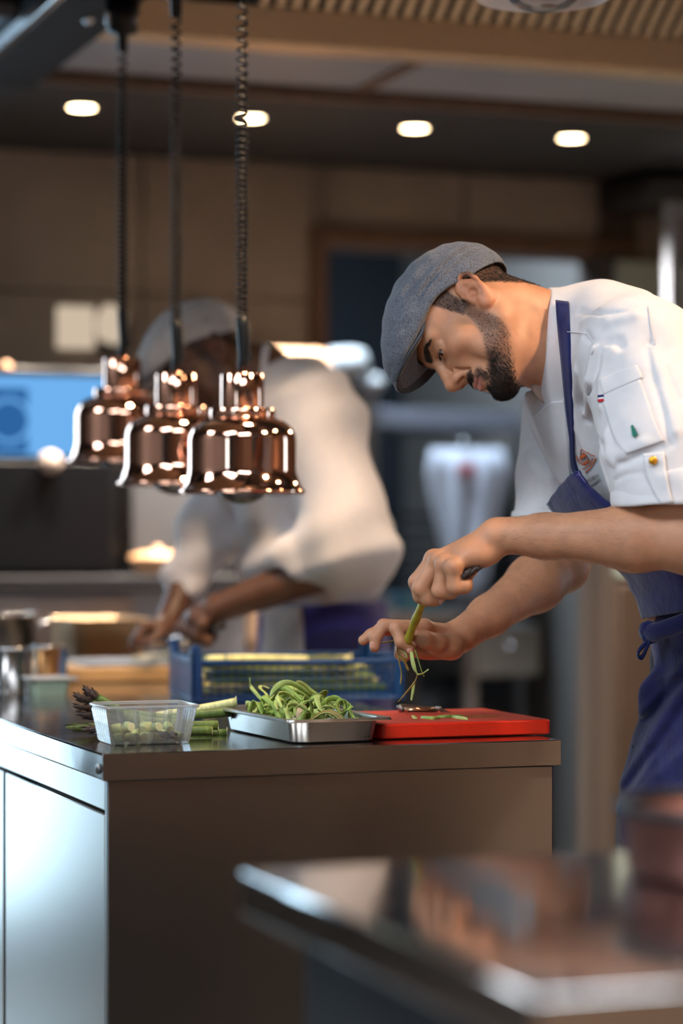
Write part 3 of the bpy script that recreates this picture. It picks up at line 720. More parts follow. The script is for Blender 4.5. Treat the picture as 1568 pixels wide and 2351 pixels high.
def np_mesh(name, V, F, smooth=True, relax=0):
    V = np.asarray(V, np.float64); F = np.asarray(F)
    if relax:
        E = np.concatenate([F[:, [i, (i + 1) % F.shape[1]]] for i in range(F.shape[1])])
        for _ in range(relax):
            S = np.zeros_like(V); n = np.zeros(len(V)); np.add.at(S, E[:, 0], V[E[:, 1]]); np.add.at(n, E[:, 0], 1); np.add.at(S, E[:, 1], V[E[:, 0]]); np.add.at(n, E[:, 1], 1)
            V = V * .5 + S / np.maximum(n, 1)[:, None] * .5
    me = bpy.data.meshes.new(name); nv = len(V); nf = len(F); m = F.shape[1]
    me.vertices.add(nv); me.vertices.foreach_set('co', V.astype(np.float32).ravel())
    me.loops.add(nf * m); me.loops.foreach_set('vertex_index', F.astype(np.int32).ravel())
    me.polygons.add(nf); me.polygons.foreach_set('loop_start', np.arange(0, nf * m, m, dtype=np.int32))
    if smooth: me.polygons.foreach_set('use_smooth', np.ones(nf, bool))
    me.update(calc_edges=True); me.validate()
    return me
def fill_pinholes(me):
    bm = bmesh.new(); bm.from_mesh(me)
    bmesh.ops.holes_fill(bm, edges=[e for e in bm.edges if e.is_boundary], sides=12)
    for f in bm.faces: f.smooth = True
    bm.to_mesh(me); bm.free(); return me
def set_color(me, rgb):                       # per-vertex colour of the thing itself (skin tone, lips, stubble)
    at_ = me.color_attributes.new('tone', 'FLOAT_COLOR', 'POINT')
    at_.data.foreach_set('color', np.concatenate([rgb, np.ones((len(rgb), 1))], 1).astype(np.float32).ravel())
def tone_mat(name, rough=.5, sss=.15, bump=.06, bscale=500, spec=.4):
    m, nt, p = new_mat(name); a = nt.nodes.new('ShaderNodeAttribute'); a.attribute_name = 'tone'
    tc = nt.nodes.new('ShaderNodeTexCoord'); n = nt.nodes.new('ShaderNodeTexNoise'); n.inputs['Scale'].default_value = 45; n.inputs['Detail'].default_value = 6
    nt.links.new(tc.outputs['Object'], n.inputs['Vector'])
    mr = nt.nodes.new('ShaderNodeMapRange'); mr.inputs[1].default_value = .3; mr.inputs[2].default_value = .7; mr.inputs[3].default_value = .9; mr.inputs[4].default_value = 1.1
    nt.links.new(n.outputs[0], mr.inputs[0])
    mx = nt.nodes.new('ShaderNodeVectorMath'); mx.operation = 'SCALE'; nt.links.new(a.outputs[0], mx.inputs[0]); nt.links.new(mr.outputs[0], mx.inputs['Scale'])
    nt.links.new(mx.outputs[0], p.inputs['Base Color']); p.inputs['Roughness'].default_value = rough; p.inputs['Specular IOR Level'].default_value = spec
    if sss:
        p.inputs['Subsurface Weight'].default_value = sss; p.inputs['Subsurface Radius'].default_value = (.010, .004, .002); p.inputs['Subsurface Scale'].default_value = 1.0
    n2 = nt.nodes.new('ShaderNodeTexNoise'); n2.inputs['Scale'].default_value = bscale; n2.inputs['Detail'].default_value = 3; nt.links.new(tc.outputs['Object'], n2.inputs['Vector'])
    b = nt.nodes.new('ShaderNodeBump'); b.inputs['Strength'].default_value = bump; b.inputs['Distance'].default_value = .002; nt.links.new(n2.outputs[0], b.inputs['Height']); nt.links.new(b.outputs[0], p.inputs['Normal'])
    return m
def fabric(name, col, scale=900, bump=.25, rough=.9, var=.12, sheen=.25, vscale=20, fold=0.0):
    m, nt, p = new_mat(name); p.inputs['Roughness'].default_value = rough; p.inputs['Sheen Weight'].default_value = sheen; p.inputs['Specular IOR Level'].default_value = .2
    tc = nt.nodes.new('ShaderNodeTexCoord')
    def yarn(sx, sz):
        mp = nt.nodes.new('ShaderNodeMapping'); mp.inputs['Scale'].default_value = (sx, sx, sz); nt.links.new(tc.outputs['Object'], mp.inputs[0])
        y = nt.nodes.new('ShaderNodeTexNoise'); y.inputs['Scale'].default_value = scale; y.inputs['Detail'].default_value = 1; nt.links.new(mp.outputs[0], y.inputs['Vector']); return y
    w1_, w2_ = yarn(1, .25), yarn(.25, 1)
    n = nt.nodes.new('ShaderNodeTexNoise'); n.inputs['Scale'].default_value = vscale; n.inputs['Detail'].default_value = 8
    nt.links.new(tc.outputs['Object'], n.inputs['Vector'])
    ad = nt.nodes.new('ShaderNodeMath'); ad.operation = 'ADD'; nt.links.new(w1_.outputs[0], ad.inputs[0]); nt.links.new(w2_.outputs[0], ad.inputs[1])
    b = nt.nodes.new('ShaderNodeBump'); b.inputs['Strength'].default_value = bump; b.inputs['Distance'].default_value = .0006; nt.links.new(ad.outputs[0], b.inputs['Height'])
    last = b
    if fold:
        nf = nt.nodes.new('ShaderNodeTexNoise'); nf.inputs['Scale'].default_value = 24; nf.inputs['Detail'].default_value = 2; nf.inputs['Distortion'].default_value = 1.2; nt.links.new(tc.outputs['Object'], nf.inputs['Vector'])
        b2 = nt.nodes.new('ShaderNodeBump'); b2.inputs['Strength'].default_value = fold; b2.inputs['Distance'].default_value = .01; nt.links.new(nf.outputs[0], b2.inputs['Height']); nt.links.new(b.outputs[0], b2.inputs['Normal']); last = b2
    nt.links.new(last.outputs[0], p.inputs['Normal'])
    mr = nt.nodes.new('ShaderNodeMapRange'); mr.inputs[1].default_value = .3; mr.inputs[2].default_value = .7; mr.inputs[3].default_value = 1 - var; mr.inputs[4].default_value = 1 + var
    nt.links.new(n.outputs[0], mr.inputs[0])
    mx = nt.nodes.new('ShaderNodeVectorMath'); mx.operation = 'SCALE'; mx.inputs[0].default_value = col[:3]; nt.links.new(mr.outputs[0], mx.inputs['Scale']); nt.links.new(mx.outputs[0], p.inputs['Base Color'])
    return m
def spikes(P, T, N, L, r, bend, name):          # short hairs: P roots, T directions, N normals, L lengths -> tapered 3-sided strands in one mesh
    n = len(P); S = np.cross(T, N); S /= np.linalg.norm(S, axis=1)[:, None] + 1e-9; B_ = np.cross(S, T)
    mid = P + T * (L * .55)[:, None] + N * (bend * L)[:, None]; tip = P + T * L[:, None] + N * (bend * .6 * L)[:, None]
    V = np.zeros((n, 7, 3))
    for k in range(3):
        a = 2 * math.pi * k / 3; o = (S * math.cos(a) + B_ * math.sin(a))
        V[:, k] = P + o * r; V[:, 3 + k] = mid + o * r * .75
    V[:, 6] = tip
    f = []
    for k in range(3):
        k2 = (k + 1) % 3; f += [(k, k2, 3 + k2), (k, 3 + k2, 3 + k), (3 + k, 3 + k2, 6)]
    F = (np.array(f)[None] + (np.arange(n) * 7)[:, None, None]).reshape(-1, 3)
    return np_mesh(name, V.reshape(-1, 3), F, smooth=True)
def sample_faces(V, F, dens, n, rng):            # random points on quads with probability area x density(centre)
    A, B_, C, D_ = [V[F[:, i]] for i in range(4)]
    nr = np.cross(C - A, D_ - B_); ar = np.linalg.norm(nr, axis=1) / 2; nr = nr / (np.linalg.norm(nr, axis=1)[:, None] + 1e-12)
    w_ = ar * dens; w_ = w_ / w_.sum(); i = rng.choice(len(F), n, p=w_)
    u, v = rng.random((2, n, 1)); p = (A[i] * (1 - u) + B_[i] * u) * (1 - v) + (D_[i] * (1 - u) + C[i] * u) * v
    return p, nr[i]
# ================================================================== people
FACE = Vector((-math.cos(TH), -math.sin(TH), 0)); LEFT = Vector((math.sin(TH), -math.cos(TH), 0))
class Head:
    def __init__(s, O, f, l, u, sc): s.O = v3(O); s.Rm = np.stack([v3(f), v3(l), v3(u)], 1); s.sc = sc
    def p(s, f, l, u): return s.O + s.Rm @ (np.array([f, l, u], np.float32) * s.sc)
    def loc(s, P): return ((np.asarray(P, np.float32) - s.O) @ s.Rm) / s.sc
    def ell(s, c, r, pitch=0, yaw=0):
        Rm = s.Rm
        if pitch or yaw:
            cp, sp = math.cos(R(pitch)), math.sin(R(pitch)); cy, sy = math.cos(R(yaw)), math.sin(R(yaw))
            Rm = s.Rm @ np.array([[cy, -sy, 0], [sy, cy, 0], [0, 0, 1]], np.float32) @ np.array([[cp, 0, -sp], [0, 1, 0], [sp, 0, cp]], np.float32)
        return s_ell(s.p(*c), np.array(r) * s.sc, Rm)
    def cone(s, a, b, ra, rb): return s_cone(s.p(*a), s.p(*b), ra * s.sc, rb * s.sc)
def head_sdf(H, S, ears=True):
    m = H.sc
    E_ = lambda c, r, k, **kw: S.u(H.ell(c, r, **kw), k * m)
    Cn = lambda a, b, ra, rb, k: S.u(H.cone(a, b, ra, rb), k * m)
    def both(fn):
        for sd in (1, -1): fn(sd)
    E_((2, 0, 52), (97, 74, 80), 10)
    E_((52, 0, 44), (50, 60, 50), 20)
    E_((42, 0, -18), (52, 56, 66), 25)
    E_((78, 0, -30), (24, 36, 42), 18)
    both(lambda q: E_((60, 46 * q, -16), (24, 19, 17), 22))
    both(lambda q: Cn((6, 52 * q, -52), (74, 22 * q, -96), 15, 14, 22))
    both(lambda q: Cn((2, 56 * q, -18), (6, 53 * q, -54), 14, 14, 20))
    both(lambda q: E_((40, 46 * q, -52), (34, 15, 30), 18))
    E_((84, 0, -97), (18, 22, 17), 14)
    E_((48, 0, -88), (42, 34, 20), 25)
    E_((80, 0, -64), (20, 30, 26), 16)
    both(lambda q: Cn((97, 9 * q, 30), (80, 44 * q, 30), 10, 8, 14))          # brow ridge
    both(lambda q: S.sub(H.ell((103, 31 * q, 9), (15, 17, 11)), 14 * m))        # eye sockets
    both(lambda q: S.sub(H.ell((92, 52 * q, -60), (16, 16, 22)), 20 * m))       # hollow of the cheek
    # nose
    Cn((99, 0, 20), (112, 0, -10), 7, 7.5, 9); Cn((112, 0, -10), (119, 0, -24), 8, 10.5, 6)
    E_((117, 0, -26), (12, 12.5, 11), 6)
    both(lambda q: E_((106, 12 * q, -30), (12.5, 8.5, 9.5), 6))
    Cn((100, 0, -38), (116, 0, -33), 5, 5, 5)
    both(lambda q: S.sub(H.ell((109, 10.5 * q, -40), (7.5, 5.0, 6.5)), 2.5 * m))
    both(lambda q: S.sub(H.cone((98, 19 * q, -26), (92, 25 * q, -46), 1.5, 1.5), 7 * m))
    # lids and eyes
    both(lambda q: E_((82.5, 32 * q, 8), (13.6, 15, 13.6), 5))
    both(lambda q: Cn((93, 20 * q, 15), (85, 46 * q, 13), 3.2, 3, 4))
    both(lambda q: S.sub(H.ell((97, 32.5 * q, 5.6), (10, 12.5, 3.8), yaw=24 * q), 1.6 * m))
    # lips
    both(lambda q: Cn((101.5, 3 * q, -58.5), (92, 22 * q, -64), 5.2, 2.6, 4))
    both(lambda q: Cn((100.5, 0, -70), (91, 20 * q, -66), 6.0, 2.8, 4))
    both(lambda q: S.sub(H.cone((108, 0, -64.3), (94, 24 * q, -65.2), 1.7, 1.2), 2.2 * m))
    S.sub(H.ell((108, 0, -82), (9, 22, 6)), 9 * m)
    S.sub(H.ell((109, 0, -49), (4, 3.5, 7)), 5 * m)
    if ears:
        for q in (1, -1):
            def e(x, y, o=0, q=q): return (-4 + x - .22 * y, (69 + (12 - x) * .42 + o) * q, y * 1.06 - 2)
            S.u(H.ell(e(-3, 8, .5), (16, 6, 27), pitch=-12, yaw=-22 * q), 5 * m); S.u(H.ell(e(2, 22, -3), (9, 5, 10)), 5 * m)
            hx = [(7, 2, 0), (13, 12, 1), (12, 24, 3), (3, 32, 4), (-9, 31, 5), (-17, 22, 5), (-19, 8, 5), (-16, -6, 4), (-10, -17, 2)]
            ins = Sdf()
            for i in range(len(hx) - 1): ins.u(H.cone(e(*hx[i]), e(*hx[i + 1]), 3.5, 3.5), 2 * m)
            ah = [(-3, 22, 3), (-9, 14, 4), (-11, 3, 4), (-7, -8, 3.5), (-1, -12, 3)]
            for i in range(len(ah) - 1): ins.u(H.cone(e(*ah[i]), e(*ah[i + 1]), 2.8, 2.8), 2.5 * m)
            S.u(ins.ev, 2.5 * m)
            S.u(H.ell(e(-3, -23, 1.5), (8, 5, 8.5)), 5 * m)
            S.sub(H.ell(e(1, 0, 8), (9.5, 9.5, 11)), 3 * m)
            S.sub(H.ell(e(4, 16, 9.5), (6, 4.5, 8)), 3 * m)
            S.sub(H.ell(e(-13, 12, 8.5), (2.2, 3, 13)), 2.5 * m)
            S.u(H.ell(e(9, -2, 2.5), (4.5, 4, 6.5)), 3 * m)
def smooth_step(x, a, b):
    t = np.clip((x - a) / (b - a), 0, 1); return t * t * (3 - 2 * t)
def beard_mask(q):                                 # q: head-local mm
    f, l, u = q[:, 0], np.abs(q[:, 1]), q[:, 2]
    cheek = np.interp(f, [0, 12, 26, 33, 45, 58, 72, 88, 100], [10, 10, 6, -22, -42, -55, -66, -70, -72])
    lower = np.interp(f, [-5, 5, 20, 45, 75, 110], [-50, -64, -84, -104, -122, -126])
    b = smooth_step(cheek - u, -4, 15) * smooth_step(u - lower, -6, 16) * smooth_step(f, 6, 16)
    b *= np.where((f > 82) & (u > -78) & (l < 25), 0, 1)                       # lips stay bare
    b *= 1 - .75 * np.exp(-((f - 92) / 9) ** 2 - ((l - 20) / 9) ** 2 - ((u + 80) / 8) ** 2)
    mo = smooth_step(f, 86, 93) * smooth_step(u, -57, -53) * smooth_step(-u, 41, 46) * smooth_step(28 - l, 0, 8)
    mo = np.maximum(mo, np.exp(-((l - 27) / 4.5) ** 2) * smooth_step(-u, 52, 58) * smooth_step(u, -84, -76) * smooth_step(f, 76, 84) * .8)
    soul = np.exp(-(l / 6) ** 2) * smooth_step(-u, 75, 78) * smooth_step(f, 80, 88)
    return np.clip(np.maximum(np.maximum(b, mo), soul), 0, 1)
def side_mask(q):                                   # sideburn and the cropped hair round the back of the head
    f, l, u = q[:, 0], np.abs(q[:, 1]), q[:, 2]
    sb = smooth_step(f, 8, 13) * smooth_step(34 + .25 * (u - 10) - f, 0, 6) * smooth_step(u, -6, 4) * smooth_step(70 - u, 0, 10) * (l > 40)
    low = np.interp(f, [-110, -85, -60, -40, -24, -16], [-46, -44, -28, -8, 8, 20])
    bk = smooth_step(u - low, -3, 12) * smooth_step(-f, 15, 22)
    return np.clip(np.maximum(sb, bk), 0, 1)
def brow_mask(q):
    f, l, u = q[:, 0], np.abs(q[:, 1]), q[:, 2]
    c = np.interp(l, [8, 20, 36, 50], [23, 27, 31, 26])
    w_ = np.interp(l, [8, 14, 36, 50], [4.2, 4.6, 3.8, 2.0])
    return np.exp(-((u - c) / w_) ** 4) * smooth_step(l, 7, 11) * smooth_step(53 - l, 0, 7) * (f > 62)
def skin_tone(q, base, lips=(.40, .15, .125), beard=1.0):
    n = len(q); c = np.tile(np.array(base), (n, 1))
    f, l, u = q[:, 0], np.abs(q[:, 1]), q[:, 2]
    def mixc(m, col, a):
        nonlocal c
        c = c * (1 - (m * a)[:, None]) + np.array(col) * (m * a)[:, None]
    face = (np.abs(f - 40) < 110) & (np.abs(u) < 150) & (l < 110)
    red = np.exp(-((f - 112) / 14) ** 2 - (l / 16) ** 2 - ((u + 28) / 14) ** 2) + .7 * np.exp(-((f - 75) / 22) ** 2 - ((l - 44) / 20) ** 2 - ((u + 24) / 20) ** 2)
    mixc(red * face, (base[0] * .95, base[1] * .62, base[2] * .58), .5)
    ear = (l > 73) & (f < 18) & (f > -36) & (u > -40) & (u < 40); mixc(ear.astype(float), (base[0] * 1.0, base[1] * .68, base[2] * .6), .5)
    lipm = smooth_step(27 - l, 0, 4) * smooth_step(f, 86, 91) * np.exp(-((u + 65.5) / 8.2) ** 6); mixc(lipm * face, lips, .85)
    sock = np.exp(-((f - 90) / 14) ** 2 - ((l - 30) / 16) ** 2 - ((u - 8) / 10) ** 2); mixc(sock * face, (base[0] * .7, base[1] * .55, base[2] * .5), .4)
    dark = (base[0] * .22, base[1] * .22, base[2] * .25)
    if beard: mixc(beard_mask(q) * face, dark, .66 * beard)
    mixc(side_mask(q) * face, dark, .93)
    mixc(brow_mask(q) * face, dark, .75)
    return c
def eye_mesh(H, q, gaze):
    mb = MB().ball((0, 0, 0), 12.0, 40, 30); P = np.array(mb.v)
    g = np.array(gaze, float); g /= np.linalg.norm(g); d = (P / 12.0) @ g
    P = P + np.where(d[:, None] > .87, g * ((d[:, None] - .87) * 5), 0)
    c = np.tile([.62, .56, .52], (len(P), 1)); c[d > .885] = (.05, .028, .016); c[d > .975] = (.004, .004, .004)
    V = [H.p(82.3 + p[0], 32 * q + p[1], 7.6 + p[2]) for p in P]
    me = bpy.data.meshes.new('eye'); me.from_pydata([tuple(float(x) for x in p) for p in V], [], mb.f); me.update()
    me.polygons.foreach_set('use_smooth', [True] * len(me.polygons)); set_color(me, c); return me
def cap_mesh(H, h):
    m = H.sc; S = Sdf()
    S.u(H.ell((13, 0, 50), (120, 86, 98)), 8 * m)
    S.u(H.ell((84, 0, 72), (76, 72, 40), pitch=-10), 30 * m)
    S.u(H.ell((94, 0, 58), (65, 62, 20), pitch=-4), 16 * m)
    lower = [(-140, 6), (-60, 15), (-31, 20), (5, 36), (27, 45), (44, 47), (70, 45), (100, 44), (180, 47)]
    O, Rm = H.O, H.Rm
    def below(P):
        q = ((P - O) @ Rm) / m
        return (np.interp(q[:, 0], [a for a, b in lower], [b for a, b in lower]) - q[:, 2]) * m * .85
    # stitched panel seams and the two crease folds along the side
    def seam(P):
        q = ((P - O) @ Rm) / m; f, l, u = q[:, 0], q[:, 1], q[:, 2]
        d = -.0009 * np.exp(-(l / 1.4) ** 2) * (u > 40)
        for (f0, f1, u0, u1, w_, a) in ((-78, 36, 60, 70, 3.6, .0046), (-74, 30, 44, 56, 3.0, .0030), (-50, 50, 84, 96, 5, .0034)):
            uu = u0 + (u1 - u0) * (f - f0) / (f1 - f0); d -= a * (np.exp(-((u - uu) / w_) ** 2) - .9 * np.exp(-((u - uu - 2.2 * w_) / (1.4 * w_)) ** 2)) * smooth_step(f, f0 - 20, f0 + 10) * smooth_step(f1 + 20 - f, 0, 30) * (np.abs(l) > 30)
        d -= .0012 * np.exp(-((u - 62 - .0 * f) / 1.6) ** 2) * (f > 60)
        fr_ = np.sin(f * .16 + 1.3 * np.sin(u * .06)) * np.sin(u * .11 + l * .05); d += .0011 * fr_
        return -d
    S.disp(seam, lambda P: np.linalg.norm(P - H.p(20, 0, 60), axis=1) - .19)
    S.sub(H.ell((6, 0, 40), (105, 78, 86)), 2 * m)
    S.cut(below, 2 * m)
    c = H.p(20, 0, 60); V, F = S.mesh(c - .19, c + .19, h)
    return V, F
def peak_sheet(H):
    g = []
    for i in range(16):
        t = i / 15; row = []
        for j in range(31):
            a = R(-90 + 180 * j / 30)
            li, fi = 69 * math.sin(a), 40 + 62 * math.cos(a) ** .9 if math.cos(a) > 1e-6 else 40
            lo_, fo = 66 * math.sin(a), 44 + 124 * max(math.cos(a), 0) ** .75
            l = li + (lo_ - li) * t; f = fi + (fo - fi) * t
            u = 57 - .0034 * l * l * float(smooth_step(np.float64(f), 44, 92)) - 3.0 * t * t - 2.0 * t
            row.append(H.p(f, l, u))
        g.append([tuple(float(x) for x in p) for p in row])
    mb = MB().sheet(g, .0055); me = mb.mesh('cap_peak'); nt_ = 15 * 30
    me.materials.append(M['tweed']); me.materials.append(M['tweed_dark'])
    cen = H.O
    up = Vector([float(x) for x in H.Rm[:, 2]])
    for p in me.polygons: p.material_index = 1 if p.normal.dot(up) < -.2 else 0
    return me
def join_vf(parts):
    Vs, Fs, n = [], [], 0
    for V, F in parts: Vs.append(V); Fs.append(F + n); n += len(V)
    return np.concatenate(Vs), np.concatenate(Fs)
def hand_sdf(wrist, mcps, fingers, thumb, pads, rw=.013, fr=(.0098, .0088, .0080, .0070), tr=(.0145, .0125, .0110, .0090)):
    fs = Sdf()
    for fg in fingers: 
        one = Sdf(); one.chain(fg, fr, .004); fs.u(one.ev, .0014)
    one = Sdf(); one.chain(thumb, tr, .006); th = one
    pm = Sdf()
    for mcp in mcps: pm.u(s_cone(wrist, mcp, rw, .0105), .012)
    for i in range(len(mcps) - 1): pm.u(s_cone(mcps[i], mcps[i + 1], .0095, .0095), .008)
    for c, r in pads: pm.u(s_ell(c, r), .012)
    H_ = Sdf(); H_.u(pm.ev, .005); H_.u(fs.ev, .007); H_.u(th.ev, .005)
    return H_
PX = lambda *a: v3(at(*a))
SKIN = (.52, .245, .135)
def mesh_bvh(V, F):
    return BVHTree.FromPolygons([tuple(map(float, v)) for v in V], [tuple(map(int, f)) for f in F])
def cast(bvh, px, py, D0=None):
    d = (at(px, py, 1.0) - Vector((0, 0, EYE))).normalized()
    hit = bvh.ray_cast(Vector((0, 0, EYE)), d)
    return hit[0] if hit[0] is not None else None
def on_surface(bvh, rows, off, smooth=4):                   # rows of picture points laid on a garment, lifted by off towards the lens side
    out = []
    for row in rows:
        r_ = []
        for (px, py) in row:
            p = cast(bvh, px, py)
            r_.append(p)
        good = [p for p in r_ if p is not None]
        for i, (px, py) in enumerate(row):
            if r_[i] is None:
                ref = min(good, key=lambda p: abs((p.x / p.y * FPX + 784) - px)) if good else at(px, py, 3.7)
                r_[i] = at(px, py, ref.y)
        out.append(r_)
    if len(out) > 3 and len(out[0]) > 1:
        E0 = Vector((0, 0, EYE)); Dm = np.array([[(p - E0).length for p in r_] for r_ in out])
        for _ in range(smooth):
            Q = np.pad(Dm, 1, mode='edge'); A_ = (Q[:-2, 1:-1] + Q[2:, 1:-1] + Q[1:-1, :-2] + Q[1:-1, 2:]) / 4; Dm = np.minimum(Dm, .5 * Dm + .5 * A_) if _ % 2 else .5 * Dm + .5 * A_
        out = [[E0 + (p - E0).normalized() * float(Dm[i, j]) for j, p in enumerate(r_)] for i, r_ in enumerate(out)]
    return [[p + (Vector((0, 0, EYE)) - p).normalized() * off for p in r_] for r_ in out]
def ribbon_rows(left, right, n, m=5):
    L = spline([Vector((x, y, 0)) for x, y in left], n); Rr = spline([Vector((x, y, 0)) for x, y in right], n)
    return [[((a + (b - a) * j / (m - 1)).x, (a + (b - a) * j / (m - 1)).y) for j in range(m)] for a, b in zip(L, Rr)]
# ------------------------------------------------------------------ the near chef
CD = 3.72
H1 = Head(at(1102, 730, CD), (-.552, -.201, -.809), (-.2267, -.8977, .3778), (-.8022, .3921, .4503), 1.4557 * CD / FPX)
chef = thing('person', 'bearded person in grey flat cap, white jacket and blue apron peeling asparagus', 'person', (.62, 3.78, 0))
def cpart(name, me, m, parent=None, **k):
    o = obj(name, me, m, None, **k); p = parent or chef
    o.parent = p; o.matrix_parent_inverse = Matrix.Translation(chef.location).inverted() if p is chef else Matrix()
    return o
tors0, tors1 = at(1650, 1490, 3.76), at(1305, 785, 3.77)
tax = (tors1 - tors0).normalized(); frn = (FACE - tax * FACE.dot(tax)).normalized(); lfn = tax.cross(frn); lfn = lfn if lfn.dot(LEFT) > 0 else -lfn
RT = np.array([[lfn[i], frn[i], tax[i]] for i in range(3)], np.float32)
nS, nE, nW = PX(1480, 832, 3.555), PX(1580, 1236, 3.42), PX(1146, 1229, 3.505)
fS, fE, fW = PX(1290, 850, 3.94), PX(1290, 1296, 3.93), PX(1064, 1455, 3.725)
nk = PX(1290, 785, 3.765)
def arm(S, s_, e, w_, r):
    S.u(s_cone(s_, e, .046, r[0] * .98), .02)
    mid = e + (w_ - e) * .28
    S.u(s_cone(e, mid, r[0] * .94, r[0]), .02); S.u(s_cone(mid, e + (w_ - e) * .75, r[0], r[1] * 1.12), .02); S.u(s_cone(e + (w_ - e) * .75, w_, r[1] * 1.12, r[1]), .02)
def chef_body():
    S = Sdf(); head_sdf(H1, S)
    S.u(s_cone(H1.p(-24, 0, -22), nk, .053, .060), .022)
    S.u(s_cone(H1.p(-12, 46, -22), PX(1236, 850, 3.73), .020, .017), .035)
    S.u(s_cone(H1.p(20, 0, -70), PX(1262, 836, 3.76), .040, .042), .03)
    S.u(s_cone(H1.p(-52, 0, -30), PX(1330, 754, 3.77), .020, .044), .03)
    S.u(s_cone(nk, PX(1380, 860, 3.77), .056, .06), .01); S.u(s_cone(PX(1380, 860, 3.77), tors0, .06, .09), .03); S.u(s_cone(nS, fS, .05, .05), .03)
    arm(S, nS, nE, nW, (.0465, .0265)); arm(S, fS, fE, fW, (.044, .0265))
    S.u(s_ell(nE + v3((.006, 0, -.022)), (.026, .026, .026)), .02)
    # near (left) hand: fist seen from the little-finger side, gripping the spear
    F4 = [[PX(996, 1283, 3.540), PX(957, 1336, 3.540), PX(966, 1368, 3.542), PX(992, 1376, 3.542)],
          [PX(1006, 1287, 3.518), PX(966, 1350, 3.520), PX(984, 1374, 3.522), PX(1004, 1376, 3.524)],
          [PX(1021, 1296, 3.498), PX(1010, 1355, 3.500), PX(1034, 1358, 3.502), PX(1048, 1345, 3.508)],
          [PX(1041, 1303, 3.478), PX(1045, 1347, 3.481), PX(1066, 1345, 3.484), PX(1071, 1334, 3.490)]]
    wr = PX(1130, 1236, 3.503)
    Hn = hand_sdf(wr, [f[0] for f in F4], F4, [PX(1096, 1262, 3.535), PX(1046, 1318, 3.555), PX(1012, 1360, 3.556), PX(996, 1378, 3.552)],
                  [(PX(1094, 1276, 3.495), (.030, .024, .019)), (PX(1058, 1302, 3.512), (.026, .022, .022)), (PX(1030, 1330, 3.528), (.024, .022, .022)), (PX(1126, 1272, 3.50), (.016, .016, .012))], rw=.0175,
                  fr=(.0118, .0122, .0112, .0092), tr=(.0145, .0130, .0120, .0100))
    S.u(Hn.ev, .012)
    for f in F4: S.u(s_ell(f[0] + v3((-.001, -.003, .0020)), (.0105, .0105, .0095)), .009)
    # far (right) hand: palm down, thumb towards the lens, index curling round the spear
    G4 = [[PX(974, 1439, 3.672), PX(910, 1443, 3.650), PX(921, 1474, 3.642), PX(940, 1488, 3.644)],
          [PX(962, 1440, 3.694), PX(881, 1436, 3.688), PX(862, 1464, 3.680), PX(860, 1486, 3.676)],
          [PX(958, 1448, 3.716), PX(876, 1444, 3.712), PX(852, 1458, 3.706), PX(834, 1470, 3.702)],
          [PX(966, 1462, 3.735), PX(922, 1486, 3.736), PX(920, 1502, 3.724), PX(930, 1508, 3.712)]]
    Hf = hand_sdf(PX(1048, 1466, 3.722), [f[0] for f in G4], G4, [PX(1038, 1482, 3.69), PX(1004, 1476, 3.664), PX(976, 1468, 3.648), PX(960, 1461, 3.646)],
                  [(PX(1022, 1488, 3.685), (.026, .021, .0175)), (PX(1000, 1478, 3.715), (.038, .028, .021)), (PX(980, 1492, 3.705), (.034, .022, .0145)), (PX(1040, 1484, 3.70), (.018, .02, .02))], rw=.0165,
                  fr=(.0108, .0100, .0094, .0080), tr=(.0165, .0140, .0128, .0105))
    S.u(Hf.ev, .012)
    lo = np.array([-.10, 3.30, .85]); hi = np.array([.82, 4.06, 1.66])
    return S.mesh(lo, hi, .0015), F4, G4
(bV, bF), F4, G4 = chef_body()
q1 = H1.loc(bV)
tone = skin_tone(q1, SKIN)
body_me = np_mesh('body', bV, bF, relax=1); set_color(body_me, tone)
M['skin'] = tone_mat('skin_light', .48, .14, .10, 420)
fill_pinholes(body_me)
body = cpart('body', body_me, M['skin'])
M['eye'] = tone_mat('eye_surface', .06, 0, 0, 10, .6)
for q in (1, -1): cpart('eye', eye_mesh(H1, q, (.93, .10, -.34)), M['eye'])
# hair, beard, brows as short strands
M['hair'] = mat('hair_dark', lin(38, 27, 22), .5, var=.3, vscale=200)
rng = np.random.default_rng(5)
hc = H1.loc(bV[bF].mean(1)); headf = (np.abs(hc[:, 0]) < 130) & (np.abs(hc[:, 1]) < 84) & (hc[:, 2] > -135) & (hc[:, 2] < 120)
def grow(name, mask, n, Lf, dirf, r, bend, parent):
    dens = np.where((mask > .03) & headf, mask, 0)
    P, N = sample_faces(bV, bF, dens, n, rng)
    if ((P - H1.p(20, 0, 0)) * N).sum(1).mean() < 0: N = -N
    q = H1.loc(P); T = dirf(q, N @ H1.Rm) ; T = T + rng.normal(0, .18, T.shape); T = T @ H1.Rm.T
    T = T - N * (T * N).sum(1)[:, None]; T /= np.linalg.norm(T, axis=1)[:, None] + 1e-9
    lift = .32 + rng.random(n) * .35
    T = T + N * lift[:, None]; T /= np.linalg.norm(T, axis=1)[:, None]
    L = Lf(q) * (.6 + .8 * rng.random(n)) * .001
    return cpart(name, spikes(P, T, N, L, r, bend, name), M['hair'], parent)
bm_ = beard_mask(hc)
grow('beard', bm_ ** 1.5 * (.22 + .9 * smooth_step(hc[:, 0], 45, 80)) * (hc[:, 2] > -120), 11000, lambda q: np.interp(q[:, 0], [10, 45, 75, 95], [3.2, 4.0, 6.0, 6.5]) * np.where((q[:, 2] > -64), .75, 1),
     lambda q, N: np.stack([.25 - .0 * q[:, 0], .0 * q[:, 0], -1 + 0 * q[:, 0]], 1), .00019, -.12, None)
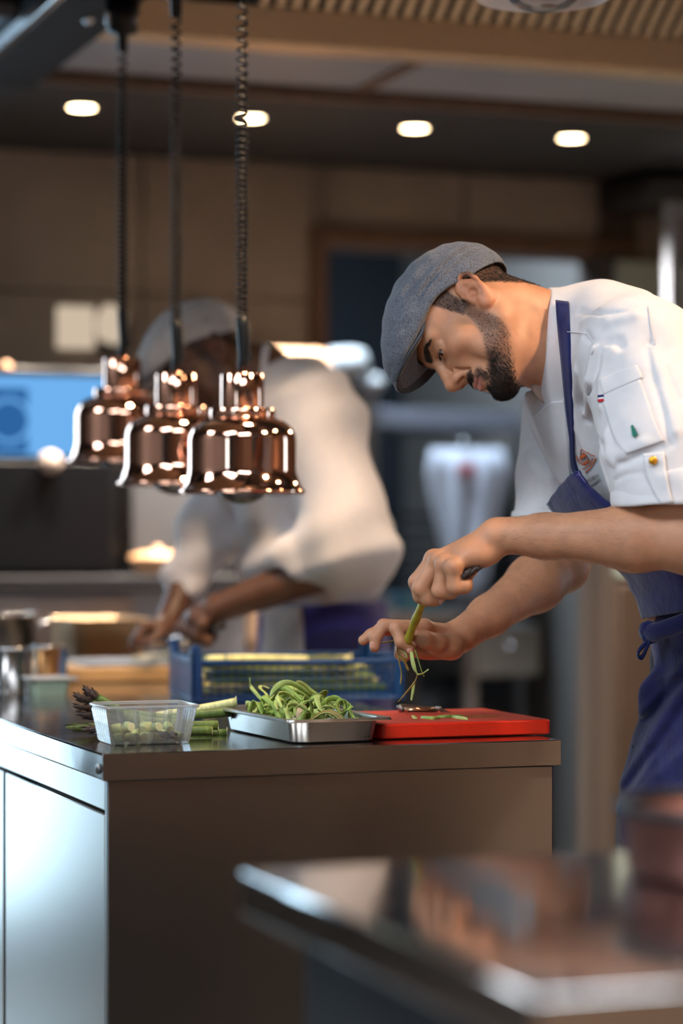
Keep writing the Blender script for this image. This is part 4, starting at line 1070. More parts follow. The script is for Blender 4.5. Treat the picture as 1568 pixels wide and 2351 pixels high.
grow('hair', side_mask(hc) * (hc[:, 2] < 75), 13000, lambda q: np.where(q[:, 0] > 0, 4.0, 6.0), lambda q, N: np.stack([np.where(q[:, 0] > 0, .15, -.35), 0 * q[:, 0], -1 + 0 * q[:, 0]], 1), .0002, -.1, None)
grow('eyebrow', brow_mask(hc), 1300, lambda q: 5.5 + 0 * q[:, 0], lambda q, N: np.stack([-.3 + 0 * q[:, 0], np.sign(q[:, 1]) * 1.0, .25 - .02 * (np.abs(q[:, 1]) - 20)], 1), .0002, -.1, None)
# lashes along the upper lid
lp = []; lt = []
for q in (1, -1):
    for k in range(60):
        x = -1 + 2 * k / 59; lp.append(H1.p(95.0 - 3.4 * x * x - 4.2 * (x + .2) , (32.5 + 11.5 * x) * q, 8.2 - 2.0 * x * x)); lt.append(H1.Rm @ np.array([1, .25 * x * q, -.55]))
lp = np.array(lp); lt = np.array(lt); lt /= np.linalg.norm(lt, axis=1)[:, None]
cpart('eyelashes', spikes(lp, lt, np.tile(H1.Rm[:, 2], (len(lp), 1)), np.full(len(lp), .006), .00022, .1, 'eyelashes'), M['hair'])
# cap
M['tweed'] = fabric('cap_tweed', lin(94, 98, 108), 700, .6, .95, .45, .15, 420)
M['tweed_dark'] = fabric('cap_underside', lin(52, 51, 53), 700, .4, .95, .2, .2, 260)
cV, cF = cap_mesh(H1, .0022)
cap = cpart('cap', fill_pinholes(np_mesh('cap', cV, cF, relax=1)), M['tweed'])
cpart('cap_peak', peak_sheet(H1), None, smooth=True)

M['nail'] = mat('fingernail', lin(214, 150, 128), .3)
def nail(px, py, D, w_, h_, rot):
    mb = MB().ball((0, 0, 0), (w_, .0016, h_), 14, 8); c = at(px, py, D); Rz = Matrix.Rotation(rot, 3, 'Y')
    mb.v = [tuple(Rz @ Vector(v) + c) for v in mb.v]; cpart('fingernail', mb, M['nail'], smooth=True)
nail(856, 1482, 3.6685, .0046, .0062, -.1); nail(940, 1494, 3.6365, .0050, .0040, .5); nail(1013, 1380, 3.5145, .0034, .0040, .2)
# fine hair on the forearms
hcA = bV[bF].mean(1)
def armmask(a_, b_):
    d = s_cone(a_, b_, .062, .048)(hcA); t_ = ((hcA - a_) @ (b_ - a_)) / float((b_ - a_) @ (b_ - a_)); return (d < 0) * (t_ > .12) * (t_ < .96)
for a_, b_ in ((nE, nW), (fE, fW)):
    dn = armmask(a_, b_).astype(float)
    P, N = sample_faces(bV, bF, dn, 1500, rng)
    mid_ = a_ + (((P - a_) @ (b_ - a_)) / float((b_ - a_) @ (b_ - a_)))[:, None] * (b_ - a_)
    N = N * np.sign(((P - mid_) * N).sum(1))[:, None]
    T = (b_ - a_) / np.linalg.norm(b_ - a_) + rng.normal(0, .35, P.shape); T = T - N * (T * N).sum(1)[:, None]; T /= np.linalg.norm(T, axis=1)[:, None]; T = T + N * .25; T /= np.linalg.norm(T, axis=1)[:, None]
    cpart('arm_hair', spikes(P, T, N, .006 + .007 * rng.random(len(P)), .00008, -.1, 'arm_hair'), M['hair'])
# ------------------------------------------------------------------ jacket, apron, trousers of the near chef
def jacket_sdf(folds=None):
    S = Sdf()
    def tor(px, py, D, r): return s_ell(PX(px, py, D), r, RT)
    S.u(s_cone(PX(1462, 812, 3.575), PX(1300, 838, 3.94), .088, .080), .01)
    S.u(tor(1432, 930, 3.76, (.185, .125, .20)), .05)
    S.u(tor(1530, 1090, 3.76, (.175, .115, .20)), .06)
    S.u(tor(1690, 1310, 3.76, (.155, .10, .20)), .06)
    S.u(s_cone(PX(1340, 782, 3.77), PX(1410, 800, 3.77), .074, .086), .03)
    S.u(s_cone(PX(1276, 770, 3.748), PX(1340, 782, 3.765), .0725, .075), .02)
    # sleeves
    S.u(s_cone(PX(1478, 838, 3.55), PX(1530, 1040, 3.47), .088, .090), .035)
    S.u(s_cone(PX(1530, 1040, 3.47), PX(1556, 1140, 3.45), .090, .091), .02)
    S.u(s_cone(PX(1296, 860, 3.93), PX(1284, 1110, 3.93), .068, .066), .03)
    S.u(s_cone(PX(1284, 1110, 3.93), PX(1275, 1190, 3.92), .066, .068), .02)
    S.cut(lambda P: np.where(P[:, 1] < 3.60, (PX(1480, 1150, 3.45)[2] - P[:, 2]) * .95, -1.0), .004)
    S.cut(lambda P: np.where((P[:, 1] > 3.80) & (P[:, 0] < .42), (PX(1240, 1192, 3.93)[2] - P[:, 2]) * .95, -1.0), .004)
    # neck opening
    S.sub(s_cone(PX(1200, 742, 3.735), PX(1306, 783, 3.762), .056, .058), .005)
    xa, za, xb, zb = PX(1254, 668, 3.76)[0], PX(1254, 668, 3.76)[2], PX(1238, 890, 3.76)[0], PX(1244, 890, 3.76)[2]
    S.sub(lambda P: np.maximum(P[:, 0] - (xb + (xa - xb) * (P[:, 2] - zb) / (za - zb)), (zb - .004) - P[:, 2]), .006)
    if folds:
        for pts, r, dep in folds:
            fs = Sdf(); fs.chain(pts, [r] * len(pts), .004)
            if dep > 0: S.u(fs.ev, dep)
            else: S.sub(fs.ev, -dep * .75)
    def wr(P):
        x, y, z = P[:, 0], P[:, 1], P[:, 2]
        a = np.sin(38 * x + 22 * z + 2.2 * np.sin(17 * z + 9 * y)) * np.sin(23 * z - 14 * x + 1.7 * np.sin(21 * x + 5 * y))
        b = np.sin(75 * x + 30 * z + 2 * np.sin(31 * z)) * np.sin(20 * z + 40 * y)
        return .0020 * a + .0009 * b
    S.disp(wr, lambda P: np.where(np.linalg.norm(P - PX(1450, 960, 3.7), axis=1) < .9, -1.0, 1.0))
    return S
jlo, jhi = np.array([.20, 3.28, .92]), np.array([1.00, 4.12, 1.63])
V0, F0 = jacket_sdf().mesh(jlo, jhi, .006)
jb0 = mesh_bvh(V0, F0)
def fold(pxs, r, dep, sink):
    pts = []
    for x, y in pxs:
        p = cast(jb0, x, y)
        if p is not None: pts.append(v3(p) + v3((0, sink - (.0022 if dep < 0 else 0), 0)))
    return (pts, r, dep) if len(pts) > 1 else None
FOLDS = [fold(*a) for a in (
    # valleys: negative blend; ridges: positive
    ([(1341, 765), (1363, 792), (1355, 814), (1347, 851), (1341, 899), (1336, 926), (1347, 966), (1374, 1034), (1392, 1100)], .004, -.010, .000),
    ([(1325, 850), (1322, 920), (1330, 980), (1352, 1040)], .004, .014, .002),
    ([(1379, 808), (1368, 846), (1355, 889), (1358, 953), (1379, 1020), (1396, 1055)], .004, -.010, .000),
    ([(1366, 800), (1352, 870), (1350, 950)], .004, .012, .002),
    ([(1410, 790), (1394, 820), (1386, 870), (1384, 930)], .004, .014, .002),
    ([(1396, 786), (1416, 784), (1424, 796)], .005, -.012, .000),
    ([(1404, 1068), (1438, 1058), (1492, 1036), (1524, 1028)], .004, -.012, .000),
    ([(1400, 1050), (1436, 1040), (1480, 1018)], .005, .014, .003),
    ([(1396, 1000), (1402, 1040), (1410, 1062)], .004, .012, .002),
    ([(1411, 1103), (1438, 1090), (1473, 1085)], .003, -.008, .000),
    ([(1486, 798), (1502, 873), (1526, 953), (1542, 1020)], .003, -.010, .000),
    ([(1494, 787), (1526, 846), (1556, 913)], .003, -.010, .000),
    ([(1500, 800), (1530, 900), (1552, 990)], .004, .014, .003),
    ([(1230, 1000), (1250, 1060), (1262, 1120)], .005, -.012, .000),
    ([(1215, 1040), (1240, 1100), (1250, 1160)], .005, .014, .003),
    ([(1222, 960), (1240, 1010), (1268, 1070), (1284, 1110)], .004, -.010, .000),
    ([(1232, 1070), (1262, 1100), (1272, 1150)], .004, .012, .002),
    ([(1330, 712), (1380, 722), (1440, 716)], .004, -.008, .000),
    ([(1340, 740), (1400, 742), (1460, 726)], .005, .014, .003)) ]
jV, jF = jacket_sdf([f for f in FOLDS if f]).mesh(jlo, jhi, .0026)
M['jacket'] = fabric('jacket_cotton', lin(214, 211, 214), 1200, .12, .85, .03, .25, 60)
jacket = cpart('jacket', np_mesh('jacket', jV, jF, relax=1), M['jacket'])
jbv = mesh_bvh(jV, jF)
def jsheet(name, rows, off, th, m, parent=None):
    me = MB().sheet(on_surface(jbv, rows, off), th)
    return cpart(name, me, m, parent, smooth=True)
def child_of(o, parent):                      # a sub-part keeps its place in the world
    o.parent = parent; o.matrix_parent_inverse = Matrix(); return o
# collar: a stand band round the neck, open at the throat
cc, cax = at(1254, 781, 3.765), Vector((-.992, 0, .125)).normalized()
cu_ = (Vector((0, 0, 1)) - cax * cax.z).normalized(); cs_ = Vector((0, -1, 0))
g = []
for i in range(9):
    t = i / 8; row = []
    for j in range(61):
        ph = R(-140 + 302 * j / 60)
        r_ = .0735 + .004 * t
        px_, py_ = 1268 - 26 * (1 - math.cos(ph)) / 2, 779
        p = at(1256 + 13 * math.cos(ph), 779 - 110 * math.cos(ph), 3.765) + cs_ * (math.sin(ph) * .066) - cax * (.048 * t - .006) + (cu_ * math.cos(ph) + cs_ * math.sin(ph)) * (.007 * t + .0015)
        row.append(p)
    g.append(row)
collar = cpart('collar', MB().sheet(g, .0035), M['jacket'], smooth=True)
# throat sheet coloured dark as the shaded inside of the collar, and the lapel folded over at the chest
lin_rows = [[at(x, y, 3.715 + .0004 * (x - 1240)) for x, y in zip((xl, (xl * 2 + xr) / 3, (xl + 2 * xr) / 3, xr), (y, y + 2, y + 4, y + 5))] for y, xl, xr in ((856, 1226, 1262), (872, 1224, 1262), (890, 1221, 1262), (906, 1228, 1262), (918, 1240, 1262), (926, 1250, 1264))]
cpart('collar_shade', MB().sheet(lin_rows, .003), fabric('collar_shade_cloth', lin(150, 128, 118), 1200, .1, .9, .05, .1, 60), smooth=True)
jsheet('lapel', ribbon_rows([(1266, 922), (1240, 944), (1216, 974), (1238, 1026), (1262, 1068), (1284, 1112)], [(1292, 920), (1298, 955), (1302, 1000), (1306, 1040), (1309, 1080), (1311, 1114)], 30, 10), .005, .003, M['jacket'])
for Ls in ([(1303, 761), (1322, 762), (1344, 766)], [(1487, 702), (1491, 730), (1498, 770), (1503, 790)], [(1345, 766), (1362, 790), (1356, 812)]):
    jsheet('seam', ribbon_rows([(x, y) for x, y in Ls], [(x + 2.2, y + 2.2) for x, y in Ls], 12, 3), .0022, .0015, M['jacket'])
# apron neck strap
M['denim'] = fabric('apron_denim', lin(36, 38, 84), 1000, .3, .9, .22, .25, 40, fold=.25)
M['strap'] = fabric('strap_webbing', lin(20, 30, 84), 1300, .35, .85, .1, .2, 80)
sl_ = [(1275, 688), (1279, 749), (1288, 842), (1297, 935), (1305.6, 1004), (1310, 1069), (1318, 1096)]
sr_ = [(1305, 692), (1306.5, 749), (1310, 842), (1313.5, 935), (1316, 1004), (1319, 1060), (1330, 1092)]
strap = jsheet('neck_strap', ribbon_rows(sl_, sr_, 40, 5), .008, .003, M['strap'])
# bib: sheet bulging over the chest and belly, seam stitching along its edges
def bibrow(pts, n=24): return spline([at(*p) for p in pts], n)
brow_ = [bibrow([(1258, 1155, 3.79), (1286, 1118, 3.72), (1318, 1084, 3.655), (1328, 1084, 3.65)]),
         bibrow([(1272, 1172, 3.79), (1300, 1150, 3.71), (1340, 1112, 3.64), (1352, 1122, 3.645)]),
         bibrow([(1296, 1200, 3.78), (1330, 1178, 3.69), (1380, 1150, 3.62), (1412, 1168, 3.64)]),
         bibrow([(1362, 1256, 3.76), (1400, 1230, 3.67), (1470, 1212, 3.59), (1530, 1220, 3.60)]),
         bibrow([(1430, 1312, 3.75), (1470, 1300, 3.66), (1560, 1290, 3.575), (1640, 1290, 3.57)]),
         bibrow([(1458, 1366, 3.75), (1500, 1350, 3.66), (1590, 1345, 3.57), (1670, 1345, 3.56)]),
         bibrow([(1478, 1420, 3.75), (1520, 1412, 3.66), (1610, 1400, 3.57), (1690, 1396, 3.56)])]
cols = list(zip(*brow_)); gb = [spline(c, 44) for c in cols]
for i, c in enumerate(gb):
    for j, p in enumerate(c):
        u_, v_ = i / 23, j / 43
        p += Vector((.3, -1, 0)) * (.0030 * math.sin(16 * u_ + 9 * v_ + 2 * math.sin(7 * v_)) * min(1, v_ * 5) + .0016 * math.sin(31 * u_ - 5 * v_) + .0015 * math.sin(46 * v_ + 3 * u_))
bib = cpart('apron_bib', MB().sheet(gb, .004), M['denim'], smooth=True)
M['stitch'] = mat('apron_stitch', lin(112, 104, 160), .9)
def stitch_line(k, name='bib_stitching'):
    pts = [p + Vector((0, -.002, .0)) for p in (gb[k] if k is not None else [c[1] for c in gb])]
    return MB().tube(pts, .0009, 5)
for me in (MB().tube([c[2] + Vector((0, -.0055, 0)) for c in gb], .0010, 5), MB().tube([p + Vector((0, -.0065, 0)) for p in gb[20][:24]], .0010, 5)):
    cpart('bib_stitching', me, M['stitch'], smooth=True)
# skirt of the apron
Sk = Sdf()
sec = [(1340, 1730, 3.75, .150), (1405, 1724, 3.75, .166), (1470, 1728, 3.75, .164), (1540, 1768, 3.75, .168), (1600, 1764, 3.75, .172), (1680, 1728, 3.75, .178), (1780, 1696, 3.75, .182), (1880, 1672, 3.75, .186), (2060, 1655, 3.75, .190)]
for (y0, x0, D0, w0), (y1, x1, D1, w1) in zip(sec[:-1], sec[1:]):
    Sk.u(s_capell(PX(x0, y0, D0), PX(x1, y1, D1), w0, w1, (LEFT.x, LEFT.y, 0), .80), .05)
for pts, r, k in (([(1500, 1560), (1480, 1590), (1476, 1610)], .02, .02),):
    Sk.chain([PX(x + 22, y, 3.74) for x, y in pts], [r] * 3, k)
Sk.cut(lambda P: P[:, 2] - PX(0, 1372, 3.75)[2], .004); Sk.cut(lambda P: .44 - P[:, 2], .004)
def skw(P):
    x, y, z = P[:, 0], P[:, 1], P[:, 2]
    s_ = (x * .35 - y * .94)
    px_ = x / y * FPX + 784; py_ = 1235 - (z - EYE) / y * FPX
    def ridge(x0, y0, x1, y1, w_):
        dx, dy = x1 - x0, y1 - y0; L2 = dx * dx + dy * dy; t = np.clip(((px_ - x0) * dx + (py_ - y0) * dy) / L2, 0, 1); dd = np.hypot(px_ - x0 - t * dx, py_ - y0 - t * dy); return np.exp(-(dd / w_) ** 2)
    fr_ = (y < 3.78)
    diag = -1.6 * fr_ * (ridge(1425, 1800, 1580, 1560, 16) + .8 * ridge(1470, 1640, 1580, 1510, 12) + .9 * ridge(1440, 1840, 1600, 1700, 18) + .6 * ridge(1515, 1560, 1580, 1540, 9) + .7 * ridge(1418, 1860, 1500, 1740, 10)) + 1.2 * fr_ * (ridge(1440, 1810, 1590, 1600, 12) + .8 * ridge(1480, 1655, 1590, 1540, 10)); d2 = np.sin(34 * s_ - 42 * z + 2 * np.sin(14 * s_))
    return .0050 * diag + .0020 * d2 * smooth_step(1.12 - z, 0, .2) + .0012 * np.sin(70 * s_ + 3 * np.sin(9 * z))
Sk.disp(skw, lambda P: np.full(len(P), -1.0))
kV, kF = Sk.mesh(np.array([.34, 3.42, .40]), np.array([1.06, 4.10, 1.18]), .0035)
skirt = cpart('apron_skirt', np_mesh('apron_skirt', kV, kF, relax=2), M['denim'])
kbv = mesh_bvh(kV, kF)
# waist tie with a knot and a hanging loop
tie_pts = [at(1478, 1448, 3.70), at(1500, 1452, 3.655), at(1540, 1440, 3.61), at(1600, 1420, 3.565), at(1690, 1410, 3.545), at(1790, 1408, 3.56), at(1880, 1412, 3.62), at(1930, 1418, 3.72)]
cpart('waist_tie', MB().tube(spline(tie_pts, 44), .009, 8, flat=1.6), M['strap'], smooth=True)
kn = cpart('tie_knot', MB().tube(spline([at(1478, 1452, 3.685), at(1488, 1440, 3.675), at(1500, 1450, 3.672), at(1494, 1464, 3.674), at(1480, 1462, 3.68)], 16), [.008 + .004 * math.sin(i / 15 * math.pi) for i in range(16)], 10), M['strap'], smooth=True)
lp_ = spline([at(1498, 1462, 3.672), at(1486, 1490, 3.665), at(1474, 1514, 3.662), at(1463, 1510, 3.662), at(1466, 1496, 3.668), at(1484, 1476, 3.672)], 26)
cpart('tie_loop', MB().sheet([[p + Vector((0, -.010 + .020 * j / 3, .006 * math.sin(j))) for j in range(4)] for p in lp_], .002), M['strap'], smooth=True)
# trousers and shoes (behind the counters)
Tr = Sdf()
pel = PX(1690, 1450, 3.75)
for q in (-1, 1):
    L3 = v3(LEFT) * .10 * q; hip = pel + L3 + v3((0, 0, -.05)); kne = np.array([.62, 3.74, .50], np.float32) + L3; ank = np.array([.66, 3.76, .09], np.float32) + L3
    Tr.u(s_cone(hip, kne, .088, .068), .02); Tr.u(s_cone(kne, ank, .068, .052), .02)
Tr.cut(lambda P: .06 - P[:, 2], .004)
tV, tF = Tr.mesh(np.array([.38, 3.42, .02]), np.array([1.02, 4.08, 1.12]), .008)
cpart('trousers', np_mesh('trousers', tV, tF, relax=1), fabric('trouser_cloth', lin(38, 40, 52), 900, .2, .9, .1, .2, 40))
for q in (-1, 1):
    Sh = Sdf(); a0 = np.array([.66, 3.76, .045], np.float32) + v3(LEFT) * .10 * q
    Sh.u(s_capell(a0, a0 + v3(FACE) * .17 + v3((0, 0, -.008)), .046, .042, (LEFT.x, LEFT.y, 0), .9), .01); Sh.u(s_cone(a0, a0 + v3((0, 0, .05)), .042, .046), .02); Sh.cut(lambda P: .001 - P[:, 2], .003)
    sV, sF = Sh.mesh(a0 - .26, a0 + .26, .007); cpart('shoe', np_mesh('shoe', sV, sF, relax=1), M['black'])

# cuffs of the rolled sleeves
Cf = Sdf(); Cf.u(s_cone(PX(1536, 1040, 3.465), PX(1560, 1190, 3.445), .0905, .0955), .004)
Cf.sub(s_cone(PX(1536, 1040, 3.465), PX(1560, 1200, 3.445), .080, .086), .003)
cpl = lambda px, py, n: s_plane(PX(px, py, 3.45), n)
Cf.cut(lambda P: (P[:, 2] - PX(0, 1092, 3.45)[2]) * .95 + (P[:, 0] - PX(1480, 0, 3.45)[0]) * -.18 - .0, .004)
Cf.cut(lambda P: (PX(0, 1163, 3.45)[2] - P[:, 2]) * .98 + (P[:, 0] - PX(1480, 0, 3.45)[0]) * .05, .005)
Cf.disp(lambda P: .0016 * np.sin(70 * P[:, 0] + 40 * P[:, 1]) + .0012 * np.sin(120 * P[:, 2] + 30 * P[:, 0]), lambda P: np.full(len(P), -1.0))
cfV, cfF = Cf.mesh(np.array([.34, 3.30, 1.18]), np.array([.66, 3.62, 1.36]), .0028)
cuff = cpart('cuff', np_mesh('cuff', cfV, cfF, relax=1), M['jacket'])
Cg = Sdf(); Cg.u(s_cone(PX(1284, 1110, 3.93), PX(1274, 1210, 3.92), .070, .073), .004); Cg.sub(s_cone(PX(1284, 1110, 3.93), PX(1274, 1215, 3.92), .060, .063), .003)
Cg.cut(lambda P: (P[:, 2] - PX(0, 1172, 3.93)[2]) * .95, .003); Cg.cut(lambda P: (PX(0, 1196, 3.93)[2] - P[:, 2]) * .95, .004)
cgV, cgF = Cg.mesh(np.array([.24, 3.80, 1.20]), np.array([.48, 4.06, 1.28]), .0028)
cpart('cuff', np_mesh('cuff', cgV, cgF, relax=1), M['jacket'])
cbv = mesh_bvh(np.concatenate([jV, cfV]), np.concatenate([jF, cfF + len(jV)]))
def dsheet(name, left, right, n, m_, off, th, m, parent):
    me = MB().sheet(on_surface(cbv, ribbon_rows(left, right, n, m_), off), th)
    o = obj(name, me, m, None, smooth=True); o.parent = parent; o.matrix_parent_inverse = parent.matrix_parent_inverse.copy() if False else Matrix()
    return o
DEC = jacket
def decal(name, left, right, n, m_, off, th, m, parent=None):
    o = cpart(name, MB().sheet(on_surface(cbv, ribbon_rows(left, right, n, m_), off), th), m, None, smooth=True); return o
# sleeve pocket with flap, tricolour tag, embroidered fir, cuff tab and brass button
decal('sleeve_pocket', [(1377, 905), (1396, 970), (1412, 1012), (1438, 1042)], [(1470, 868), (1492, 930), (1512, 985), (1526, 1012)], 26, 16, .0026, .003, M['jacket'])
decal('pocket_flap', [(1376, 870), (1378, 884), (1384, 906)], [(1462, 838), (1470, 852), (1476, 866)], 10, 14, .0050, .003, M['jacket'])
T3 = {n: mat('tag_' + n, c, .8) for n, c in (('navy', lin(28, 32, 84)), ('white', lin(236, 236, 240)), ('red', lin(198, 24, 40)))}
for n, y0, y1 in (('navy', 906, 912), ('white', 912, 916), ('red', 916, 922)):
    decal('tricolour_tag', [(1371.5, y0 + 1), (1372.5, y1 + 1)], [(1385, y0 - 1), (1386.5, y1 - 1)], 3, 5, .0042, .0012, T3[n])
decal('cuff_tab', [(1475, 1042), (1480, 1080), (1496, 1120), (1518, 1158)], [(1524, 1036), (1530, 1080), (1536, 1120), (1545, 1152)], 22, 8, .0055, .0035, M['jacket'])
bp = on_surface(cbv, [[(1499, 1057)]], .011)[0][0]
bt = cpart('button', MB().ball((0, 0, 0), (.0062, .0035, .0062), 20, 12), mat('brass', lin(226, 164, 48), .28, .7), smooth=True); bt.location = bp - Vector(chef.location) if False else bp
M['thread_g'] = mat('thread_green', lin(8, 112, 92), .8); M['thread_o'] = mat('thread_orange', lin(206, 96, 44), .8); M['ink'] = mat('print_navy', lin(36, 38, 58), .8)
def poly_decal(name, polys, m, off=.0034):
    mb = MB()
    for pts in polys:
        P = [on_surface(cbv, [[p]], off)[0][0] for p in pts]
        mb.add(P, [tuple(range(len(P)))])
        Q = [on_surface(cbv, [[p]], off - .0012)[0][0] for p in pts]
        n = len(P); mb.add(P + Q, [(i, (i + 1) % n, n + (i + 1) % n, n + i) for i in range(n)])
    return cpart(name, mb, m)
def stroke(pts, w_):                             # picture polyline -> list of quads
    out = []
    for (x0, y0), (x1, y1) in zip(pts[:-1], pts[1:]):
        L = math.hypot(x1 - x0, y1 - y0) + 1e-6; nx, ny = -(y1 - y0) / L * w_ / 2, (x1 - x0) / L * w_ / 2
        out.append([(x0 + nx, y0 + ny), (x1 + nx, y1 + ny), (x1 - nx, y1 - ny), (x0 - nx, y0 - ny)])
    return out
fx, fy = 1180, 850; k_ = 388 / 1568
fir = [[(1094, 500), (1104, 516), (1126, 622), (1134, 646), (1120, 626), (1096, 540)]] + [[(1094 + 5 * k, 506 + 20 * k), (1114 + 11 * k, 514 + 19 * k), (1104 + 5 * k, 534 + 20 * k)] for k in range(5)] + [[(1096 + 5 * k, 504 + 20 * k), (1076 + 2 * k, 528 + 19 * k), (1104 + 5 * k, 534 + 20 * k)] for k in range(5)]
poly_decal('fir_embroidery', [[(fx + x * k_, fy + y * k_) for x, y in p] for p in fir], M['thread_g'], .0075)
lx, ly, lk = 1300, 1000, 120 / 1568
LG = lambda pts: [(lx + x * lk, ly + y * lk) for x, y in pts]
logo = []
for pts, w_ in (([(415, 600), (420, 490), (440, 430), (460, 412), (500, 450), (560, 485), (640, 515), (740, 580), (850, 618)], 22), ([(285, 600), (320, 690), (360, 770), (410, 830), (490, 880), (560, 880), (620, 830), (690, 750)], 24),
                ([(480, 1000), (560, 975), (640, 920), (720, 820), (800, 690)], 26), ([(570, 1120), (620, 1050), (700, 1000), (760, 900), (830, 780), (885, 680)], 34),
                ([(440, 730), (465, 850)], 10), ([(600, 600), (660, 730)], 12), ([(545, 650), (580, 750)], 10), ([(480, 730), (500, 780)], 8), ([(520, 725), (535, 765)], 8), ([(395, 690), (385, 750)], 10)):
    logo += stroke(LG(pts), w_ * lk)
logo += [LG(p) for p in ([(385, 645), (470, 590), (480, 530), (520, 505), (600, 585), (590, 610), (420, 725)], [(470, 850), (640, 735), (670, 760), (560, 890)])]
poly_decal('house_embroidery', logo, M['thread_o'])
name_print = stroke(LG([(655, 1535), (830, 1440), (1010, 1305)]), 16 * lk)
poly_decal('underline_print', name_print, M['ink'])
cu = bpy.data.curves.new('lettering', 'FONT'); cu.body = 'DEAN CHENOUN'; cu.size = 1.0; cu.resolution_u = 2
to = bpy.data.objects.new('lettering', cu); COL.objects.link(to)
me = bpy.data.meshes.new_from_object(to.evaluated_get(bpy.context.evaluated_depsgraph_get())); bpy.data.objects.remove(to)
tx = np.array([v.co[:2] for v in me.vertices]); tw = tx[:, 0].max()
p0, p1 = np.array([600, 1452.0]), np.array([990, 1235.0]); up = np.array([-42, -105.0])
for v, (x, y) in zip(me.vertices, tx):
    pp = p0 + (p1 - p0) * (x / tw) + up * (y / .72)
    v.co = on_surface(cbv, [[(lx + pp[0] * lk, ly + pp[1] * lk)]], .0034)[0][0]
me.materials.clear()
cpart('name_print', me, M['ink'])
# ================================================================== food and tools on the worktop
ZT = .9
M['spear'] = mat('asparagus_green', lin(92, 116, 54), .42, var=.3, vscale=40, stretch=(4, 1, 1), spec=.4)
M['spear_pale'] = mat('asparagus_pale', lin(226, 226, 160), .45, var=.2, vscale=40, stretch=(4, 1, 1), spec=.4)
M['tip'] = mat('asparagus_tip_dark', lin(60, 45, 41), .6, var=.35, vscale=120)
M['tip_green'] = mat('asparagus_tip_green', lin(96, 104, 50), .55, var=.3, vscale=120)
M['cut'] = mat('asparagus_cut', lin(214, 216, 160), .5, var=.1, vscale=90)
def spear_meshes(L, r, rng_, bend=.01):
    pts = [(L * t, bend * math.sin(t * 3), bend * .6 * math.sin(t * 2.2 + 1)) for t in np.linspace(0, .76, 12)]
    stalk = MB().tube(pts, [r * (1.05 - .18 * t) for t in np.linspace(0, 1, 12)], 12)
    for k in range(3):                                    # triangular bracts on the stalk
        t = .35 + .15 * k; a = k * 2.2; x = L * t
        q = Vector((0, math.cos(a), math.sin(a))); c = Vector((x, bend * math.sin(t * 4), bend * .6 * math.sin(t * 2.9 + 1))) + q * r * .92; s_ = Vector((0, -q.z, q.y))
        stalk.add([c - s_ * r * .55, c + s_ * r * .55, c + Vector((L * .05, 0, 0)) + q * .0012, c + Vector((L * .012, 0, 0)) + q * .0022], [(0, 1, 3), (1, 2, 3), (2, 0, 3)])
    tip = MB(); e = Vector(pts[-1])
    tip.tube([e + Vector((L * .24 * t, 0, 0)) for t in (0, .25, .5, .75, .95, 1.0)], [r * .86, r * .95, r * .85, r * .6, r * .25, r * .05], 10)
    for k in range(15):
        t = k / 15; a = k * 2.4; q = Vector((0, math.cos(a), math.sin(a))); rr = r * float(np.interp(t, [0, .3, 1], [.88, .92, .3]))
        c = e + Vector((L * .21 * t, 0, 0)) + q * rr; s_ = Vector((0, -q.z, q.y)); ln = L * .062; w_ = r * .62 * (1 - .5 * t)
        tip.add([c - s_ * w_, c + s_ * w_, c + Vector((ln, 0, 0)) + q * .0022, c + Vector((ln * .4, 0, 0)) + q * .0034, c + Vector((-ln * .1, 0, 0)) - q * .001], [(0, 1, 3), (1, 2, 3), (2, 0, 3), (0, 4, 1)])
    end = MB().lathe([(.0001, 0), (r * 1.03, .0), (r * 1.0, .0012), (.0001, .0012)], 12)
    return stalk.mesh('stalk'), tip.mesh('tip'), end.mesh('cut_end')
srng = random.Random(3)
SM = [spear_meshes(.24, .0068, srng, b) for b in (.004, -.006, .009)]
def spear(p_butt, p_tip, label, group, v=0, dark=True, pale=False, scale_r=1.0):
    p_butt, p_tip = Vector(p_butt), Vector(p_tip); d = p_tip - p_butt; L = d.length
    t = thing('asparagus_spear', label, 'asparagus', p_butt, 0, group)
    t.rotation_mode = 'QUATERNION'; t.rotation_quaternion = d.to_track_quat('X', 'Z'); k = L / .24
    t.scale = (k, scale_r, scale_r)
    a, b, c = SM[v % 3]
    def put(n, me, m):
        me2 = me
        o = bpy.data.objects.new(n, me2); COL.objects.link(o); o.parent = t
        if len(me2.materials) == 0: me2.materials.append(None)
        o.material_slots[0].link = 'OBJECT'; o.material_slots[0].material = m
        me2.polygons.foreach_set('use_smooth', [True] * len(me2.polygons)); return o
    put('stalk', a, M['spear_pale'] if pale else M['spear']); put('tip', b, M['tip'] if dark else M['tip_green'])
    o = put('cut_end', c, M['cut']); o.rotation_euler = (0, R(-90), 0)
    return t
